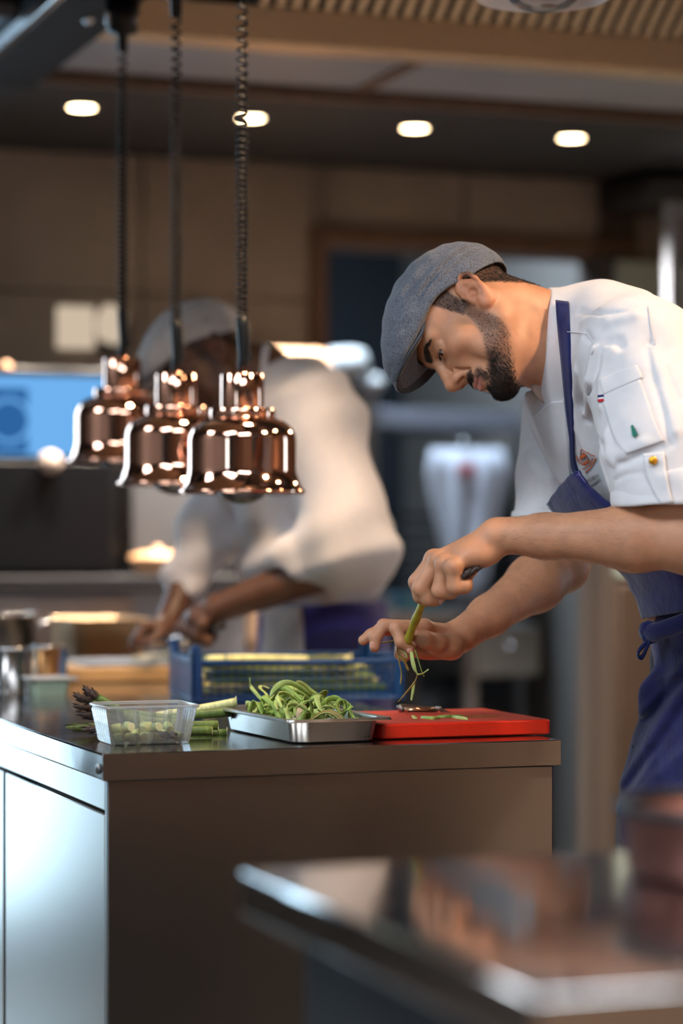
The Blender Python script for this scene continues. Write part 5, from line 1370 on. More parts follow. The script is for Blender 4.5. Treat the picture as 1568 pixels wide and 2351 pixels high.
for i, (tx_, ty_, bx_, by_, D_, lab) in enumerate((
    (187, 1580, 326, 1668, 3.654, 'short asparagus spear whose dark tip stands highest behind the clear tub'),
    (168, 1593, 352, 1656, 3.671, 'asparagus spear tilted up to the left, its dark tip second highest'),
    (166, 1624, 420, 1664, 3.708, 'asparagus spear with a dark tip midway up the pile left of the tub'),
    (174, 1640, 470, 1672, 3.690, 'asparagus spear just below the middle of the pile behind the tub'),
    (150, 1667, 520, 1680, 3.664, 'green tipped asparagus spear reaching farthest left on the steel top'),
    (188, 1678, 500, 1672, 3.640, 'asparagus spear lying on the steel under the pile behind the tub'),
    (214, 1686, 486, 1680, 3.622, 'short asparagus spear nearest the tub at the bottom of the pile'),
    (248, 1660, 542, 1608, 3.748, 'pale asparagus spear whose butt end reaches highest right of the tub'),
    (240, 1668, 530, 1642, 3.729, 'asparagus spear with its butt just above the tray rim right of the tub'))):
    bt_, tp_ = at(bx_, by_, D_ + .02), at(tx_, ty_, D_)
    spear(bt_, tp_, lab, 'asparagus spears in the pile behind the clear tub', i, i != 4, i == 7, 1.02)
# spear being peeled, bent through both hands
hs = thing('asparagus_spear', 'bent half peeled asparagus spear held between both hands', 'asparagus', at(972, 1384, 3.55))
hp = spline([at(936, 1474, 3.640), at(945, 1446, 3.622), at(957, 1416, 3.598), at(970, 1386, 3.564), at(984, 1366, 3.542), at(1020, 1340, 3.512), at(1056, 1322, 3.486)], 30)
def hpart(n, mb, m):
    o = obj(n, mb, m, hs, smooth=True); o.matrix_parent_inverse = Matrix.Translation(hs.location).inverted(); return o
hpart('stalk', MB().tube(hp, [.0062 + .0006 * math.sin(i * .9) for i in range(30)], 14), mat('asparagus_peeled', lin(166, 154, 46), .38, var=.3, vscale=60, stretch=(1, 1, .3)))
tpm = MB()
for k in range(26):
    t_ = k / 26; c = at(1058 + 40 * t_, 1324 - 20 * t_, 3.476 + .004 * t_); a = k * 2.4; d_ = (at(1098, 1304, 3.48) - at(1058, 1324, 3.476)).normalized(); q = d_.cross(Vector((0, 0, 1))).normalized(); q2 = d_.cross(q)
    n_ = q * math.cos(a) + q2 * math.sin(a); s_ = d_.cross(n_); rr = .0062 * (1 - .75 * t_); c = c + n_ * rr
    tpm.add([c - s_ * .0035, c + s_ * .0035, c + d_ * .011 + n_ * .001, c + d_ * .004 + n_ * .0022, c - n_ * .004], [(0, 1, 3), (1, 2, 3), (2, 0, 3), (0, 4, 1)])
tpm.tube([at(1052, 1327, 3.478), at(1075, 1316, 3.478), at(1097, 1305, 3.480)], [.006, .0055, .001], 10)
hpart('tip', tpm, M['tip'])
M['peel1'] = mat('peel_light', lin(190, 204, 116), .5, var=.2, vscale=60); M['peel2'] = mat('peel_mid', lin(150, 174, 80), .5, var=.25, vscale=60); M['peel3'] = mat('peel_brown', lin(150, 120, 56), .5, var=.25, vscale=60)
def strip_mb(pts, w_, tw=1.0, n=24, ph=0.0, taper=.35):
    P = spline(pts, n); g = []
    for i, p in enumerate(P):
        t = (P[min(i + 1, n - 1)] - P[max(i - 1, 0)]).normalized(); a = ph + tw * i / n
        u = t.cross(Vector((.2, .3, 1))).normalized(); v = t.cross(u); d_ = u * math.cos(a) + v * math.sin(a)
        k = w_ * .62 * (taper + (1 - taper) * math.sin(math.pi * min(1, .12 + .76 * i / (n - 1))))
        g.append([p - d_ * k, p + u.cross(t) * .0 + (v * math.cos(a) - u * math.sin(a)) * k * .25, p + d_ * k])
    return MB().sheet(g, .0006)
for pts, w_, m, tw in (([(944, 1496, 3.632), (947, 1518, 3.632), (953, 1540, 3.634), (962, 1549, 3.636)], .0085, 'peel1', .4), ([(958, 1550, 3.634), (970, 1546, 3.63), (984, 1537, 3.628)], .0075, 'peel1', .8),
                       ([(952, 1492, 3.64), (960, 1516, 3.64), (968, 1540, 3.64), (974, 1554, 3.64)], .0050, 'peel2', 1), ([(912, 1488, 3.645), (914, 1510, 3.645), (921, 1545, 3.648), (919, 1572, 3.65)], .0045, 'peel3', 1),
                       ([(911, 1486, 3.645), (913, 1502, 3.642), (926, 1514, 3.64), (938, 1540, 3.64)], .0042, 'peel3', 2), ([(958, 1552, 3.638), (952, 1566, 3.638), (936, 1586, 3.64), (914, 1612, 3.645)], .0022, 'peel3', 1),
                       ([(951, 1566, 3.64), (948, 1584, 3.642), (944, 1608, 3.645)], .0038, 'peel1', .6), ([(876, 1476, 3.66), (890, 1474, 3.655), (906, 1470, 3.65)], .0050, 'peel3', .3), ([(918, 1494, 3.642), (930, 1500, 3.64), (934, 1512, 3.64)], .0042, 'peel2', .3)):
    hpart('hanging_peel', strip_mb([at(*p) for p in pts], w_, tw), M[m])

# clear tub with trimmings
tb_c = Vector((-.290, 3.553, ZT))
tub = thing('plastic_tub', 'clear ribbed plastic tub of trimmings at the counter corner', 'tub', tb_c, TH)
S0, S1 = rbox_section(.117, .090, .012, 5), rbox_section(.138, .110, .014, 5)
def tsec(t, off=0.0): return [((a[0] + (b[0] - a[0]) * t) * (1 + off), (a[1] + (b[1] - a[1]) * t) * (1 + off), .0565 * t) for a, b in zip(S0, S1)]
mb = MB(); rings(mb, [[(x, y, .001) for x, y, z in tsec(0)], tsec(.02), tsec(.5), tsec(.93)], True, False)
obj('body', mb, M['tub'], tub, smooth=False)
mb = MB(); o1 = tsec(.93); o2 = [(x * 1.03, y * 1.04, .0525) for x, y, z in tsec(.94)]; o3 = [(x * 1.045, y * 1.055, .0555) for x, y, z in tsec(1)]; o4 = [(x * 1.0, y * 1.0, .0575) for x, y, z in tsec(1)]; o5 = [(x * .985, y * .98, .0565) for x, y, z in tsec(1)]; o6 = [(x * .985, y * .98, .0525) for x, y, z in tsec(.93)]
rings(mb, [o1, o2, o3, o4, o5, o6], False, False); obj('rim', mb, thin_glass('tub_rim', (.95, .96, .97, 1), haze=.30, rough=.1), tub, smooth=True)
mb = MB(); ribm = thin_glass('tub_rib', (.96, .97, .98, 1), haze=.16, rough=.12)
n_ = len(S0)
def wall_pt(side, u_, t):
    w0, w1, d0, d1 = .117 / 2, .138 / 2, .09 / 2, .110 / 2; w_ = w0 + (w1 - w0) * t; d_ = d0 + (d1 - d0) * t; z = .0565 * t
    return {'f': Vector((u_ * w_, -d_ - .0006, z)), 'b': Vector((u_ * w_, d_ + .0006, z)), 'l': Vector((-w_ - .0006, u_ * d_, z)), 'r': Vector((w_ + .0006, u_ * d_, z))}[side]
for sd, k in (('f', 5), ('b', 5), ('l', 7), ('r', 7)):
    for i in range(k):
        u_ = -.72 + 1.44 * i / (k - 1); hw = .045 if sd in 'fb' else .03
        mb.sheet([[wall_pt(sd, u_ - hw, t) for t in (.05, .88)], [wall_pt(sd, u_ + hw, t) for t in (.05, .88)]], .0012)
obj('ribs', mb, ribm, tub)
def chunk_mesh(L, r, k):
    return MB().tube([(0, 0, -L / 2), (.0008, 0, -L / 4), (0, .0006, L / 4), (0, 0, L / 2)], [r, r * 1.03, r * 1.0, r * .96], 14).mesh('asparagus_piece')
CM = []
for k in range(5):
    me = chunk_mesh([.016, .02, .014, .026, .018][k], [.0072, .0066, .0068, .006, .0062][k], k); me.materials.append(mat('piece_skin_%d' % 0, lin(188, 202, 134), .45, var=.2, vscale=70)); me.materials.append(M['cut'])
    for p in me.polygons:
        if len(p.vertices) > 4: p.material_index = 1
        p.use_smooth = len(p.vertices) <= 4
    CM.append(me)
prng = random.Random(5)
slots = [(-.045, -.028, 0), (-.028, -.03, 0), (-.010, -.026, 0), (.008, -.030, 0), (.026, -.028, 0), (.043, -.026, 0), (-.040, .000, 0), (-.018, .002, 0), (.004, -.002, 0), (.024, .003, 0), (.042, .002, 0), (-.03, .024, 0), (-.006, .026, 0), (.018, .024, 0), (.038, .026, 0),
         (-.047, -.020, 1), (-.030, -.016, 1), (-.004, -.022, 1), (.016, -.006, 1), (.034, -.016, 1), (-.022, .012, 1), (.006, .014, 1)]
for i, (x, y, lv) in enumerate(slots):
    o = bpy.data.objects.new('asparagus_piece', CM[i % 5]); COL.objects.link(o)
    o.location = tb_c + RV * (x + prng.uniform(-.002, .002)) + DV * (y + prng.uniform(-.002, .002)) + Vector((0, 0, .0095 + .0125 * lv))
    o.rotation_euler = (R(90) + prng.uniform(-.35, .35), prng.uniform(-.3, .3), prng.uniform(0, 6.28))
    tag(o, 'short pale green cut asparagus piece in the clear plastic tub', 'asparagus piece', 'cut asparagus pieces in the tub')
for i, (x, y) in enumerate(((-.034, -.020), (.02, -.034), (.032, -.036), (.010, -.018))):
    t = thing('asparagus_scrap', ['dark withered tip scrap at the left inside the clear tub', 'dark withered tip scrap low at the front of the clear tub', 'dark withered tip scrap at the right inside the clear tub', 'dark withered tip scrap in the middle of the clear tub'][i], 'asparagus scrap', tb_c + RV * x + DV * y + Vector((0, 0, .011)), prng.uniform(0, 6), 'withered scraps in the tub')
    mb = MB().tube([(-.012, 0, -.002), (-.004, .001, .002), (.006, -.001, .001), (.014, 0, -.001)], [.003, .0055, .0045, .001], 8)
    for k in range(6): mb.add([(-.01 + .004 * k, .004, .0), (-.006 + .004 * k, .005, .003), (-.002 + .004 * k, .0035, .006), (-.006 + .004 * k, .002, .002)], [(0, 1, 2), (0, 2, 3)])
    obj('bud', mb, M['tip'], t, smooth=True)

# steel tray with peelings
tr_rz = TH + R(2.5); tr0 = Vector((-.0735, 3.490, ZT)); tR = Vector((math.cos(tr_rz), math.sin(tr_rz), 0)); tD = Vector((-math.sin(tr_rz), math.cos(tr_rz), 0))
trc = tr0 + tR * .079 + tD * .165
tray = thing('steel_tray', 'shallow stainless gastro tray heaped with asparagus peelings', 'tray', trc, tr_rz)
mb = MB()
def tsc(w_, l_, r_, z): return [(x, y, z) for x, y in rbox_section(w_, l_, r_, 6)]
rings(mb, [tsc(.122, .288, .022, .0005), tsc(.130, .296, .024, .003), tsc(.138, .306, .024, .030), tsc(.142, .310, .024, .0345), tsc(.166, .330, .012, .0355), tsc(.1675, .3315, .012, .034), tsc(.1675, .3315, .012, .0325)], True, False)
rings(mb, [tsc(.121, .287, .022, .0015), tsc(.128, .294, .024, .004), tsc(.136, .304, .024, .031), tsc(.1405, .3085, .024, .0362), tsc(.166, .330, .012, .0368), tsc(.1675, .3315, .012, .034)], True, False)
po = obj('pan', mb, M['steel_tray'], tray, smooth=True); po.data.set_sharp_from_angle(angle=R(38))
qr = random.Random(21)
def peeling(i, pts, w_, m, label, tw=1.5):
    P = [trc + tR * x + tD * y + Vector((0, 0, z)) for x, y, z in pts]
    o = obj('asparagus_peeling', strip_mb(P, w_, tw, 22, qr.uniform(0, 6)), M[m], smooth=True)
    return tag(o, label, 'peeling', 'asparagus peelings heaped in the tray')
for i in range(92):
    rad = math.sqrt(qr.random()); an = qr.uniform(0, 6.28); cx, cy = .050 * rad * math.cos(an), .095 * rad * math.sin(an) + .0
    zc = .014 + (1 - rad * rad) * .046 * qr.random() + .008
    L = qr.uniform(.05, .11); d0 = qr.uniform(0, 6.28); pts = []; x, y, z = cx - L / 3 * math.cos(d0), cy - L / 3 * math.sin(d0), zc; cv = qr.uniform(-2.6, 2.6); pv = qr.uniform(.2, 1.0)
    for k in range(7):
        pts.append((max(-.052, min(.052, x)), max(-.130, min(.130, y)), max(.006, z)))
        d0 += cv * .33; x += L / 6 * math.cos(d0); y += L / 6 * math.sin(d0); z += L / 6 * math.sin(pv * 3 - k * .95) * .75
    peeling(i, pts, qr.uniform(.0040, .0082), ['peel1', 'peel2', 'peel1', 'peel2', 'peel1', 'peel3' if i % 11 == 0 else 'peel2'][i % 6], 'thin curled asparagus peeling in the heap on the steel tray')
peeling(0, [(-.02, .06, .03), (-.028, .09, .05), (-.034, .12, .068), (-.040, .11, .082)], .0048, 'peel1', 'long asparagus peeling curling highest out of the tray')
peeling(0, [(-.02, .06, .03), (-.022, .08, .056), (-.026, .10, .066), (-.02, .11, .070), (-.012, .1, .066)], .0048, 'peel1', 'asparagus peeling with a hooked end standing out of the tray', 1)
peeling(0, [(.02, -.05, .03), (.05, -.04, .036), (.066, -.02, .041), (.074, .0, .0445), (.078, .02, .0415)], .0055, 'peel1', 'asparagus peeling draped over the right rim of the tray', .6)
for (x0, y0, z0, x1, y1, z1, lab, m_) in ((-.040, .035, .034, .010, .055, .030, 'thick green asparagus chunk lying on the peelings at the left', 'spear'), (-.034, -.070, .026, -.014, -.048, .046, 'pinkish asparagus butt poking from the front of the peelings', 'pink'), (.012, .02, .05, .040, .03, .044, 'dark green asparagus chunk buried on top of the peelings', 'spear')):
    a_, b_ = [trc + tR * x + tD * y + Vector((0, 0, z)) for x, y, z in ((x0, y0, z0), (x1, y1, z1))]
    t = thing('asparagus_chunk', lab, 'asparagus piece', a_, 0, 'asparagus chunks among the peelings')
    o = obj('stalk', MB().tube([Vector((0, 0, 0)), (b_ - a_) / 2, b_ - a_], [.0078, .0082, .0072], 14), M['spear'] if m_ == 'spear' else mat('asparagus_pink', lin(216, 184, 150), .5, var=.15, vscale=60), t, smooth=True)
    obj('cut_end', MB().ball((0, 0, 0), (.0072, .0072, .0072), 12, 8), M['cut'], t, smooth=True)

# red board
rb0 = Vector(((865 - 784) / FPX * 3.585, 3.585, ZT + .001))
brd = thing('cutting_board', 'thick bright red plastic cutting board at the counter edge', 'cutting board', rb0, TH)
bs = lambda w0, w1, d0, d1, z: [(x + (w0 + w1) / 2, y + (d0 + d1) / 2, z) for x, y in rbox_section(w1 - w0, d1 - d0, .012, 5)]
mb = MB(); X0, X1, Y0, Y1 = .004, .286, .0, .262
rings(mb, [bs(X0 + .002, X1 - .002, Y0 + .002, Y1 - .002, 0), bs(X0, X1, Y0, Y1, .002), bs(X0, X1, Y0, Y1, .0205), bs(X0 + .002, X1 - .002, Y0 + .002, Y1 - .002, .0225)])
obj('slab', mb, M['red'], brd, bevel=.0006)
obj('worn_top', MB().box(((X0 + X1) / 2, (Y0 + Y1) / 2, .0226), (X1 - X0 - .012, Y1 - Y0 - .012, .0006)), mat('red_worn', lin(196, 62, 44), .6, var=.12, vscale=60, bump=.5, bscale=260, stretch=(1, 6, 1)), brd)
def bpt(px, py):                                     # a point on top of the board under a picture point
    D = (EYE - (ZT + .0239)) * FPX / (py - 1235); return at(px, py, D)
pc = bpt(958, 1638)
pe = thing('peeler', 'steel swivel peeler lying on the red board', 'peeler', pc, R(14))
hm = M['steel']
obj('handle', MB().sheet([[Vector((-.026 + .058 * t, .014 + .0 * t - .010 * t, z)) for z in (.001, .008, .0145 - .005 * t)] for t in np.linspace(0, 1, 14)], .002), hm, pe, smooth=True)
obj('yoke', MB().tube([(.032, .004, .008), (.036, -.004, .008), (.034, -.012, .006)], .0028, 8), M['steel_dull'], pe, smooth=True)
obj('yoke', MB().tube([(-.026, .014, .009), (-.030, .002, .011), (-.026, -.011, .007)], .0032, 8), M['steel_dull'], pe, smooth=True)
bl = obj('blade', MB().tube([(-.024, -.012, .0065), (.030, -.012, .006)], .0035, 12), mat('blade_warm', lin(206, 172, 140), .2, 1), pe, smooth=True)
obj('slot', MB().box((.003, -.0152, .0040), (.046, .0012, .0022)), M['black'], bl)
obj('eye_remover', MB().add([(.034, -.012, .002), (.034, -.012, .009), (.052, -.014, .0015), (.036, -.017, .003)], [(0, 1, 2), (1, 3, 2), (0, 2, 3), (0, 3, 1)]), M['steel_dull'], pe)
for i, (pts, m_, lab) in enumerate((([(948, 1644), (952, 1650), (955, 1652)], 'peel1', 'short asparagus shaving standing by the peeler on the red board'), ([(966, 1649), (990, 1652), (1010, 1651)], 'peel2', 'asparagus shaving in front of the peeler on the red board'),
                                    ([(1002, 1648), (1030, 1648), (1062, 1646)], 'peel2', 'flat asparagus shaving right of the peeler on the red board'), ([(1034, 1647), (1054, 1651), (1074, 1653)], 'peel1', 'bright asparagus shaving right of the peeler, nearest the board edge'),
                                    ([(1060, 1648), (1090, 1647), (1150, 1646)], 'peel3', 'thin brown fibre stretched across the red board'))):
    P = [bpt(x, y) + Vector((0, 0, .0012)) for x, y in pts]
    tag(obj('asparagus_shaving', strip_mb(P, .0016 if i == 4 else .006, .4, 14, 1.57 if i else 0), M[m_], smooth=True), lab, 'peeling', 'shavings on the red board')
# ------------------------------------------------------------------ blue crate of asparagus
cr0 = Vector(((440 - 784) / FPX * 4.40, 4.40, ZT)); crz = R(12)
crate = thing('crate', 'blue plastic lattice crate of asparagus behind the tray', 'crate', cr0, crz)
CW, CDp, CH, CP = .40, .30, .072, .104
obj('base', MB().bx((0, 0, .001), (CW, CDp, .007)), M['blue'], crate, bevel=.002)
for x in (0, CW):
    for y in (0, CDp):
        sx, sy = (1 if x == 0 else -1), (1 if y == 0 else -1)
        mb = MB().bx((min(x, x + sx * .020), min(y, y + sy * .010), .004), (max(x, x + sx * .020), max(y, y + sy * .010), CP - .012)).bx((min(x, x + sx * .010), min(y, y + sy * .05), .004), (max(x, x + sx * .010), max(y, y + sy * .05), CP - .012))
        mb.bx((min(x, x + sx * .018) , min(y, y + sy * .016), CP - .013), (max(x, x + sx * .018), max(y, y + sy * .016), CP))
        obj('corner_post', mb, M['blue'], crate, bevel=.0025)
def panel(p, q, n, name):
    p, q = Vector(p), Vector(q); d = (q - p); L = d.length; d.normalize(); mb = MB(); nrm = Vector((-d.y, d.x, 0)); Mx = Matrix((d, nrm, Vector((0, 0, 1)))).transposed()
    for i in range(n + 1): mb.box(p + d * (L * i / n) + Vector((0, 0, CH / 2)), (.0020, .0028, CH - .01), Mx)
    for z in (.014, .028, .042, .056): mb.box((p + q) / 2 + Vector((0, 0, z)), (L, .0026, .0024), Mx)
    obj('lattice_panel', mb, M['blue'], crate)
    mb = MB().box((p + q) / 2 + Vector((0, 0, CH)), (L, .010, .009), Mx)
    obj('top_rail', mb, M['blue'], crate, bevel=.002)
panel((.02, .004, 0), (CW - .02, .004, 0), 23, 'f'); panel((.02, CDp - .004, 0), (CW - .02, CDp - .004, 0), 23, 'b')
panel((.004, .02, 0), (.004, CDp - .02, 0), 16, 'l'); panel((CW - .004, .02, 0), (CW - .004, CDp - .02, 0), 16, 'r')
for x in (.0, CW - .006):
    obj('end_wall', MB().bx((x, .03, .01), (x + .006, CDp - .03, CH + .008)), M['blue'], crate, bevel=.002)
for x in (.024, CW - .064): obj('rail_bracket', MB().tube([(x, .004, CH), (x, .004, CH + .017), (x + .04, .004, CH + .017), (x + .04, .004, CH)], .0022, 6), M['blue'], crate)
cR = Vector((math.cos(crz), math.sin(crz), 0)); cD = Vector((-math.sin(crz), math.cos(crz), 0)); zr = random.Random(8); k = 0
for lv in range(4):
    for j in range(9):
        y = .026 + .0285 * j + zr.uniform(-.0015, .0015); x0 = .022 + zr.uniform(0, .03); z = .0205 + lv * .0156
        if lv == 3 and j % 2: continue
        flip = zr.random() < .35; L = zr.uniform(.24, .31)
        if flip: x0 = CW - .03 - zr.uniform(0, .02); x1 = max(.02, x0 - L)
        else: x1 = min(CW - .02, x0 + L)
        p, q = [cr0 + cR * x + cD * (y + dy) + Vector((0, 0, z)) for x, dy in ((x0, 0), (x1, zr.uniform(-.002, .002)))]
        spear(p, q, 'pale green asparagus spear lying lengthwise in the blue crate', 'asparagus spears in the blue crate', k, False, k % 3 != 0, 1.0); k += 1

# ------------------------------------------------------------------ far end of the worktop
wb0 = Vector(((118 - 784) / FPX * 4.97, 4.97, ZT))
bd = thing('wooden_board', 'thick wooden chopping board at the far end of the worktop', 'cutting board', wb0, TH)
obj('slab', MB().bx((0, 0, .001), (.37, .34, .031)), M['wood'], bd, bevel=.003)
obj('foot', MB().bx((.02, .02, 0), (.35, .32, .002)), M['black'], bd)
mt0 = wb0 + RV * .09 + DV * .04 + Vector((0, 0, .031))
mt = thing('chopping_mat', 'grey blue chopping mat lying on the wooden board', 'mat', mt0, TH)
obj('sheet', MB().bx((0, 0, 0), (.27, .27, .005)), mat('mat_blue_grey', lin(92, 108, 128), .5, var=.1), mt, bevel=.001)
cm = []
hr = random.Random(4); mb = MB()
for k in range(160):
    r_ = .06 * math.sqrt(hr.random()); a_ = hr.uniform(0, 6.28); h_ = .02 * (1 - r_ / .06) * hr.random()
    mb.box((.20 + r_ * math.cos(a_) * 1.3, .12 + r_ * math.sin(a_), .0075 + h_), (.007, .006, .005), Euler((hr.random() * 3, hr.random() * 3, hr.random() * 3)).to_matrix())
o = obj('chopped_onion', mb, mat('onion', lin(226, 222, 200), .5, var=.1), None); o.location = mt0; o.rotation_euler = (0, 0, TH)
tag(o, 'heap of finely chopped pale onion on the grey blue mat', 'chopped onion', kind='stuff')
def pot(name, px, py_top, py_bot, r_, label, cat, m, handle=False, group=None, taper=.9):
    D = (EYE - ZT) * FPX / (py_bot - 1235); zt = EYE - (py_top - 1235) * D / FPX; h_ = zt - ZT
    t = thing(name, label, cat, at(px, py_bot, D), 0, group)
    obj('body', MB().lathe([(.0001, 0), (r_ * taper, 0), (r_ * (taper + .03), .004), (r_, h_ - .004), (r_ * 1.05, h_ - .003), (r_ * 1.05, h_), (r_ * .97, h_), (r_ * (taper - .03), .006), (.0001, .005)], 36), m, t, smooth=True)
    obj('rim', MB().lathe([(r_ * 1.0, h_ - .006), (r_ * 1.09, h_ - .004), (r_ * 1.09, h_ + .001), (r_ * .98, h_ + .001)], 36), M['steel'], t, smooth=True)
    return t
pot('steel_beaker', 32, 1486, 1588, .036, 'plain steel beaker nearest at the left edge of the worktop', 'beaker', M['steel'])
pot('copper_beaker', 108, 1482, 1576, .026, 'small copper coloured beaker with a bright steel rim', 'beaker', mat('beaker_copper', lin(200, 150, 100), .3, .8))
pot('blue_beaker', 136, 1484, 1572, .018, 'small blue metal beaker right of the copper one', 'beaker', mat('beaker_blue', lin(96, 142, 200), .35, .5), taper=.75)
pt = pot('stock_pot', -22, 1408, 1534, .105, 'wide shiny steel pot with handles behind the beakers', 'pot', M['steel'], taper=.97)
for q in (-1, 1): obj('handle', MB().tube([(q * .105, -.03, .1), (q * .135, -.02, .105), (q * .135, .02, .105), (q * .105, .03, .1)], .006, 8), M['steel'], pt, smooth=True)
gb0 = (EYE - ZT) * FPX / (1594 - 1235)
gn = thing('green_box', 'small pale green plastic box with a white lid', 'box', at(112, 1594, gb0), TH)
gh = EYE - (1560 - 1235) * gb0 / FPX - ZT
rings(mb := MB(), [[(x * s_, y * s_, z) for x, y in rbox_section(.072, .06, .01)] for s_, z in ((.88, 0), (1, gh), (.96, gh), (.86, .003))])
obj('body', mb, mat('box_green', lin(190, 214, 190), .4), gn, smooth=False)
obj('lid', MB().bx((-.046, -.036, gh), (.042, .036, gh + .006)), M['white'], gn, bevel=.002)
obj('tab', MB().bx((.042, -.012, gh - .002), (.054, .012, gh + .004)), M['white'], gn, bevel=.001)
gp0 = at(225, 1532, (EYE - ZT) * FPX / (1532 - 1235))
gp = thing('steel_pan', 'deep stainless pan coloured with a wide warm reflection behind the board', 'pan', gp0, TH)
hh = EYE - (1418 - 1235) * gp0.y / FPX - ZT
rings(mb := MB(), [[(x, y, z) for x, y in rbox_section(w_, d_, .03)] for w_, d_, z in ((.15, .24, .0), (.165, .26, hh * .72), (.17, .265, hh * .73), (.178, .27, hh - .004), (.192, .285, hh), (.176, .268, hh), (.16, .25, .01))])
obj('body', mb, mat('pan_warm_steel', lin(206, 176, 140), .3, .85), gp, smooth=True)  # steel tinted tan, the warm reflection put into its colour

# ------------------------------------------------------------------ the far cook
D2 = 5.02
f2 = Vector((-.78, -.60, .20)).normalized(); l2 = Vector((-.12, .10, .97)); l2 = (l2 - f2 * l2.dot(f2)).normalized(); u2 = l2.cross(f2); u2 = u2 if u2.y > 0 else -u2
i2w = lambda v: (v.x, -v.z, v.y)
O2 = at(492, 806, D2) - Vector(i2w(l2)) * .072
H2 = Head(O2, i2w(f2), i2w(l2), i2w(u2), .00099)
cook = thing('person', 'blurred dark skinned person in grey cap and white jacket chopping behind the lamps', 'person', (-.05, 5.12, 0))
def kpart(name, me, m, **k):
    o = obj(name, me, m, None, **k); o.parent = cook; o.matrix_parent_inverse = Matrix.Translation(cook.location).inverted(); return o
DARK = (.115, .052, .030)
B2 = Sdf(); head_sdf(H2, B2)
B2.u(s_cone(H2.p(-24, 0, -20), PX(600, 880, 5.10), .055, .064), .022)
nE2, nW2, fE2, fW2 = PX(772, 1296, 4.86), PX(502, 1396, 4.90), PX(470, 1236, 5.24), PX(392, 1418, 5.12)
for e_, w_ in ((nE2, nW2), (fE2, fW2)): B2.u(s_cone(e_, w_, .046, .029), .02)
B2.u(s_cone(PX(600, 880, 5.10), PX(740, 1400, 5.12), .08, .09), .03)
B2.u(s_cone(PX(750, 980, 4.96), nE2, .05, .045), .02); B2.u(s_cone(PX(596, 970, 5.28), fE2, .05, .045), .02); B2.u(s_cone(PX(750, 980, 4.96), PX(596, 970, 5.28), .05, .05), .03)
kA = [[PX(440 + 8 * i, 1412 + 7 * i, 4.93 - .016 * i), PX(418 + 12 * i, 1440 + 6 * i, 4.935 - .016 * i), PX(436 + 14 * i, 1464 + 3 * i, 4.94 - .016 * i), PX(462 + 10 * i, 1462, 4.95 - .016 * i)] for i in range(4)]
B2.u(hand_sdf(PX(490, 1400, 4.90), [f[0] for f in kA], kA, [PX(484, 1416, 4.94), PX(460, 1436, 4.965), PX(444, 1456, 4.96), PX(440, 1470, 4.95)], [(PX(462, 1420, 4.91), (.03, .026, .026)), (PX(462, 1440, 4.92), (.026, .026, .024))], rw=.02, fr=(.0125, .0122, .0112, .0095)).ev, .012)
kB = [[PX(362 - 2 * i, 1438 + 4 * i, 5.06 + .018 * i), PX(330 - 3 * i, 1440 + 4 * i, 5.04 + .018 * i), PX(316 - 3 * i, 1462 + 4 * i, 5.03 + .018 * i), PX(312 - 3 * i, 1480 + 3 * i, 5.03 + .018 * i)] for i in range(4)]
B2.u(hand_sdf(PX(386, 1426, 5.11), [f[0] for f in kB], kB, [PX(384, 1440, 5.07), PX(362, 1462, 5.03), PX(344, 1474, 5.02), PX(330, 1480, 5.02)], [(PX(374, 1440, 5.09), (.03, .028, .02))], rw=.017, fr=(.0115, .0108, .0100, .0085)).ev, .012)
b2V, b2F = B2.mesh(np.array([-.60, 4.72, .86]), np.array([.22, 5.46, 1.80]), .0036)
b2 = np_mesh('body', b2V, b2F, relax=1); set_color(b2, skin_tone(H2.loc(b2V), DARK, (.13, .05, .04), .6)); kpart('body', b2, tone_mat('skin_dark', .45, .06, .08, 300))
for q in (1, -1): kpart('eye', eye_mesh(H2, q, (.9, .05, -.4)), M['eye'])
c2V, c2F = cap_mesh(H2, .0040)
kpart('cap', np_mesh('cap', c2V, c2F, relax=1), fabric('cap_grey', lin(184, 182, 184), 700, .4, .95, .2, .2, 200)); kpart('cap_peak', peak_sheet(H2), None, smooth=True)
J2 = Sdf()
t0_, t1_ = PX(770, 1440, 5.12), PX(610, 880, 5.10)
ax2 = Vector((t1_ - t0_).tolist()).normalized(); fr2 = (FACE - ax2 * FACE.dot(ax2)).normalized(); lf2 = ax2.cross(fr2)
RT2 = np.array([[lf2[i], fr2[i], ax2[i]] for i in range(3)], np.float32)
J2.u(s_cone(PX(724, 960, 4.97), PX(600, 965, 5.29), .100, .088), .02)
J2.u(s_cone(PX(622, 876, 5.10), PX(680, 910, 5.10), .066, .088), .05)
J2.u(s_ell(PX(668, 1070, 5.10), (.20, .15, .20), RT2), .06)
J2.u(s_ell(PX(722, 1270, 5.12), (.20, .165, .165), RT2), .06)
J2.u(s_cone(PX(738, 975, 4.95), PX(800, 1250, 4.87), .088, .096), .04); J2.u(s_cone(PX(800, 1250, 4.87), PX(690, 1284, 4.875), .090, .064), .03)
J2.u(s_cone(PX(590, 975, 5.28), PX(486, 1220, 5.24), .080, .072), .03); J2.u(s_cone(PX(486, 1220, 5.24), PX(410, 1330, 5.17), .066, .048), .03)
J2.cut(lambda P: PX(0, 1402, 5.1)[2] - P[:, 2], .006)
J2.sub(s_cone(H2.p(-30, 0, -20), PX(618, 890, 5.10), .058, .060), .006)
nd = v3(nW2 - nE2) / np.linalg.norm(nW2 - nE2)
J2.sub(s_cone(nE2 + nd * .115, nW2, .050, .04), .006)
def w2(P):
    x, y, z = P[:, 0], P[:, 1], P[:, 2]
    return .009 * np.sin(26 * x - 30 * z + 2 * np.sin(14 * z)) * np.sin(18 * z + 10 * y) + .007 * np.sin(46 * x + 12 * z + 2 * np.sin(9 * z)) * smooth_step(1.32 - z, 0, .2)
J2.disp(w2, lambda P: np.full(len(P), -1.0))
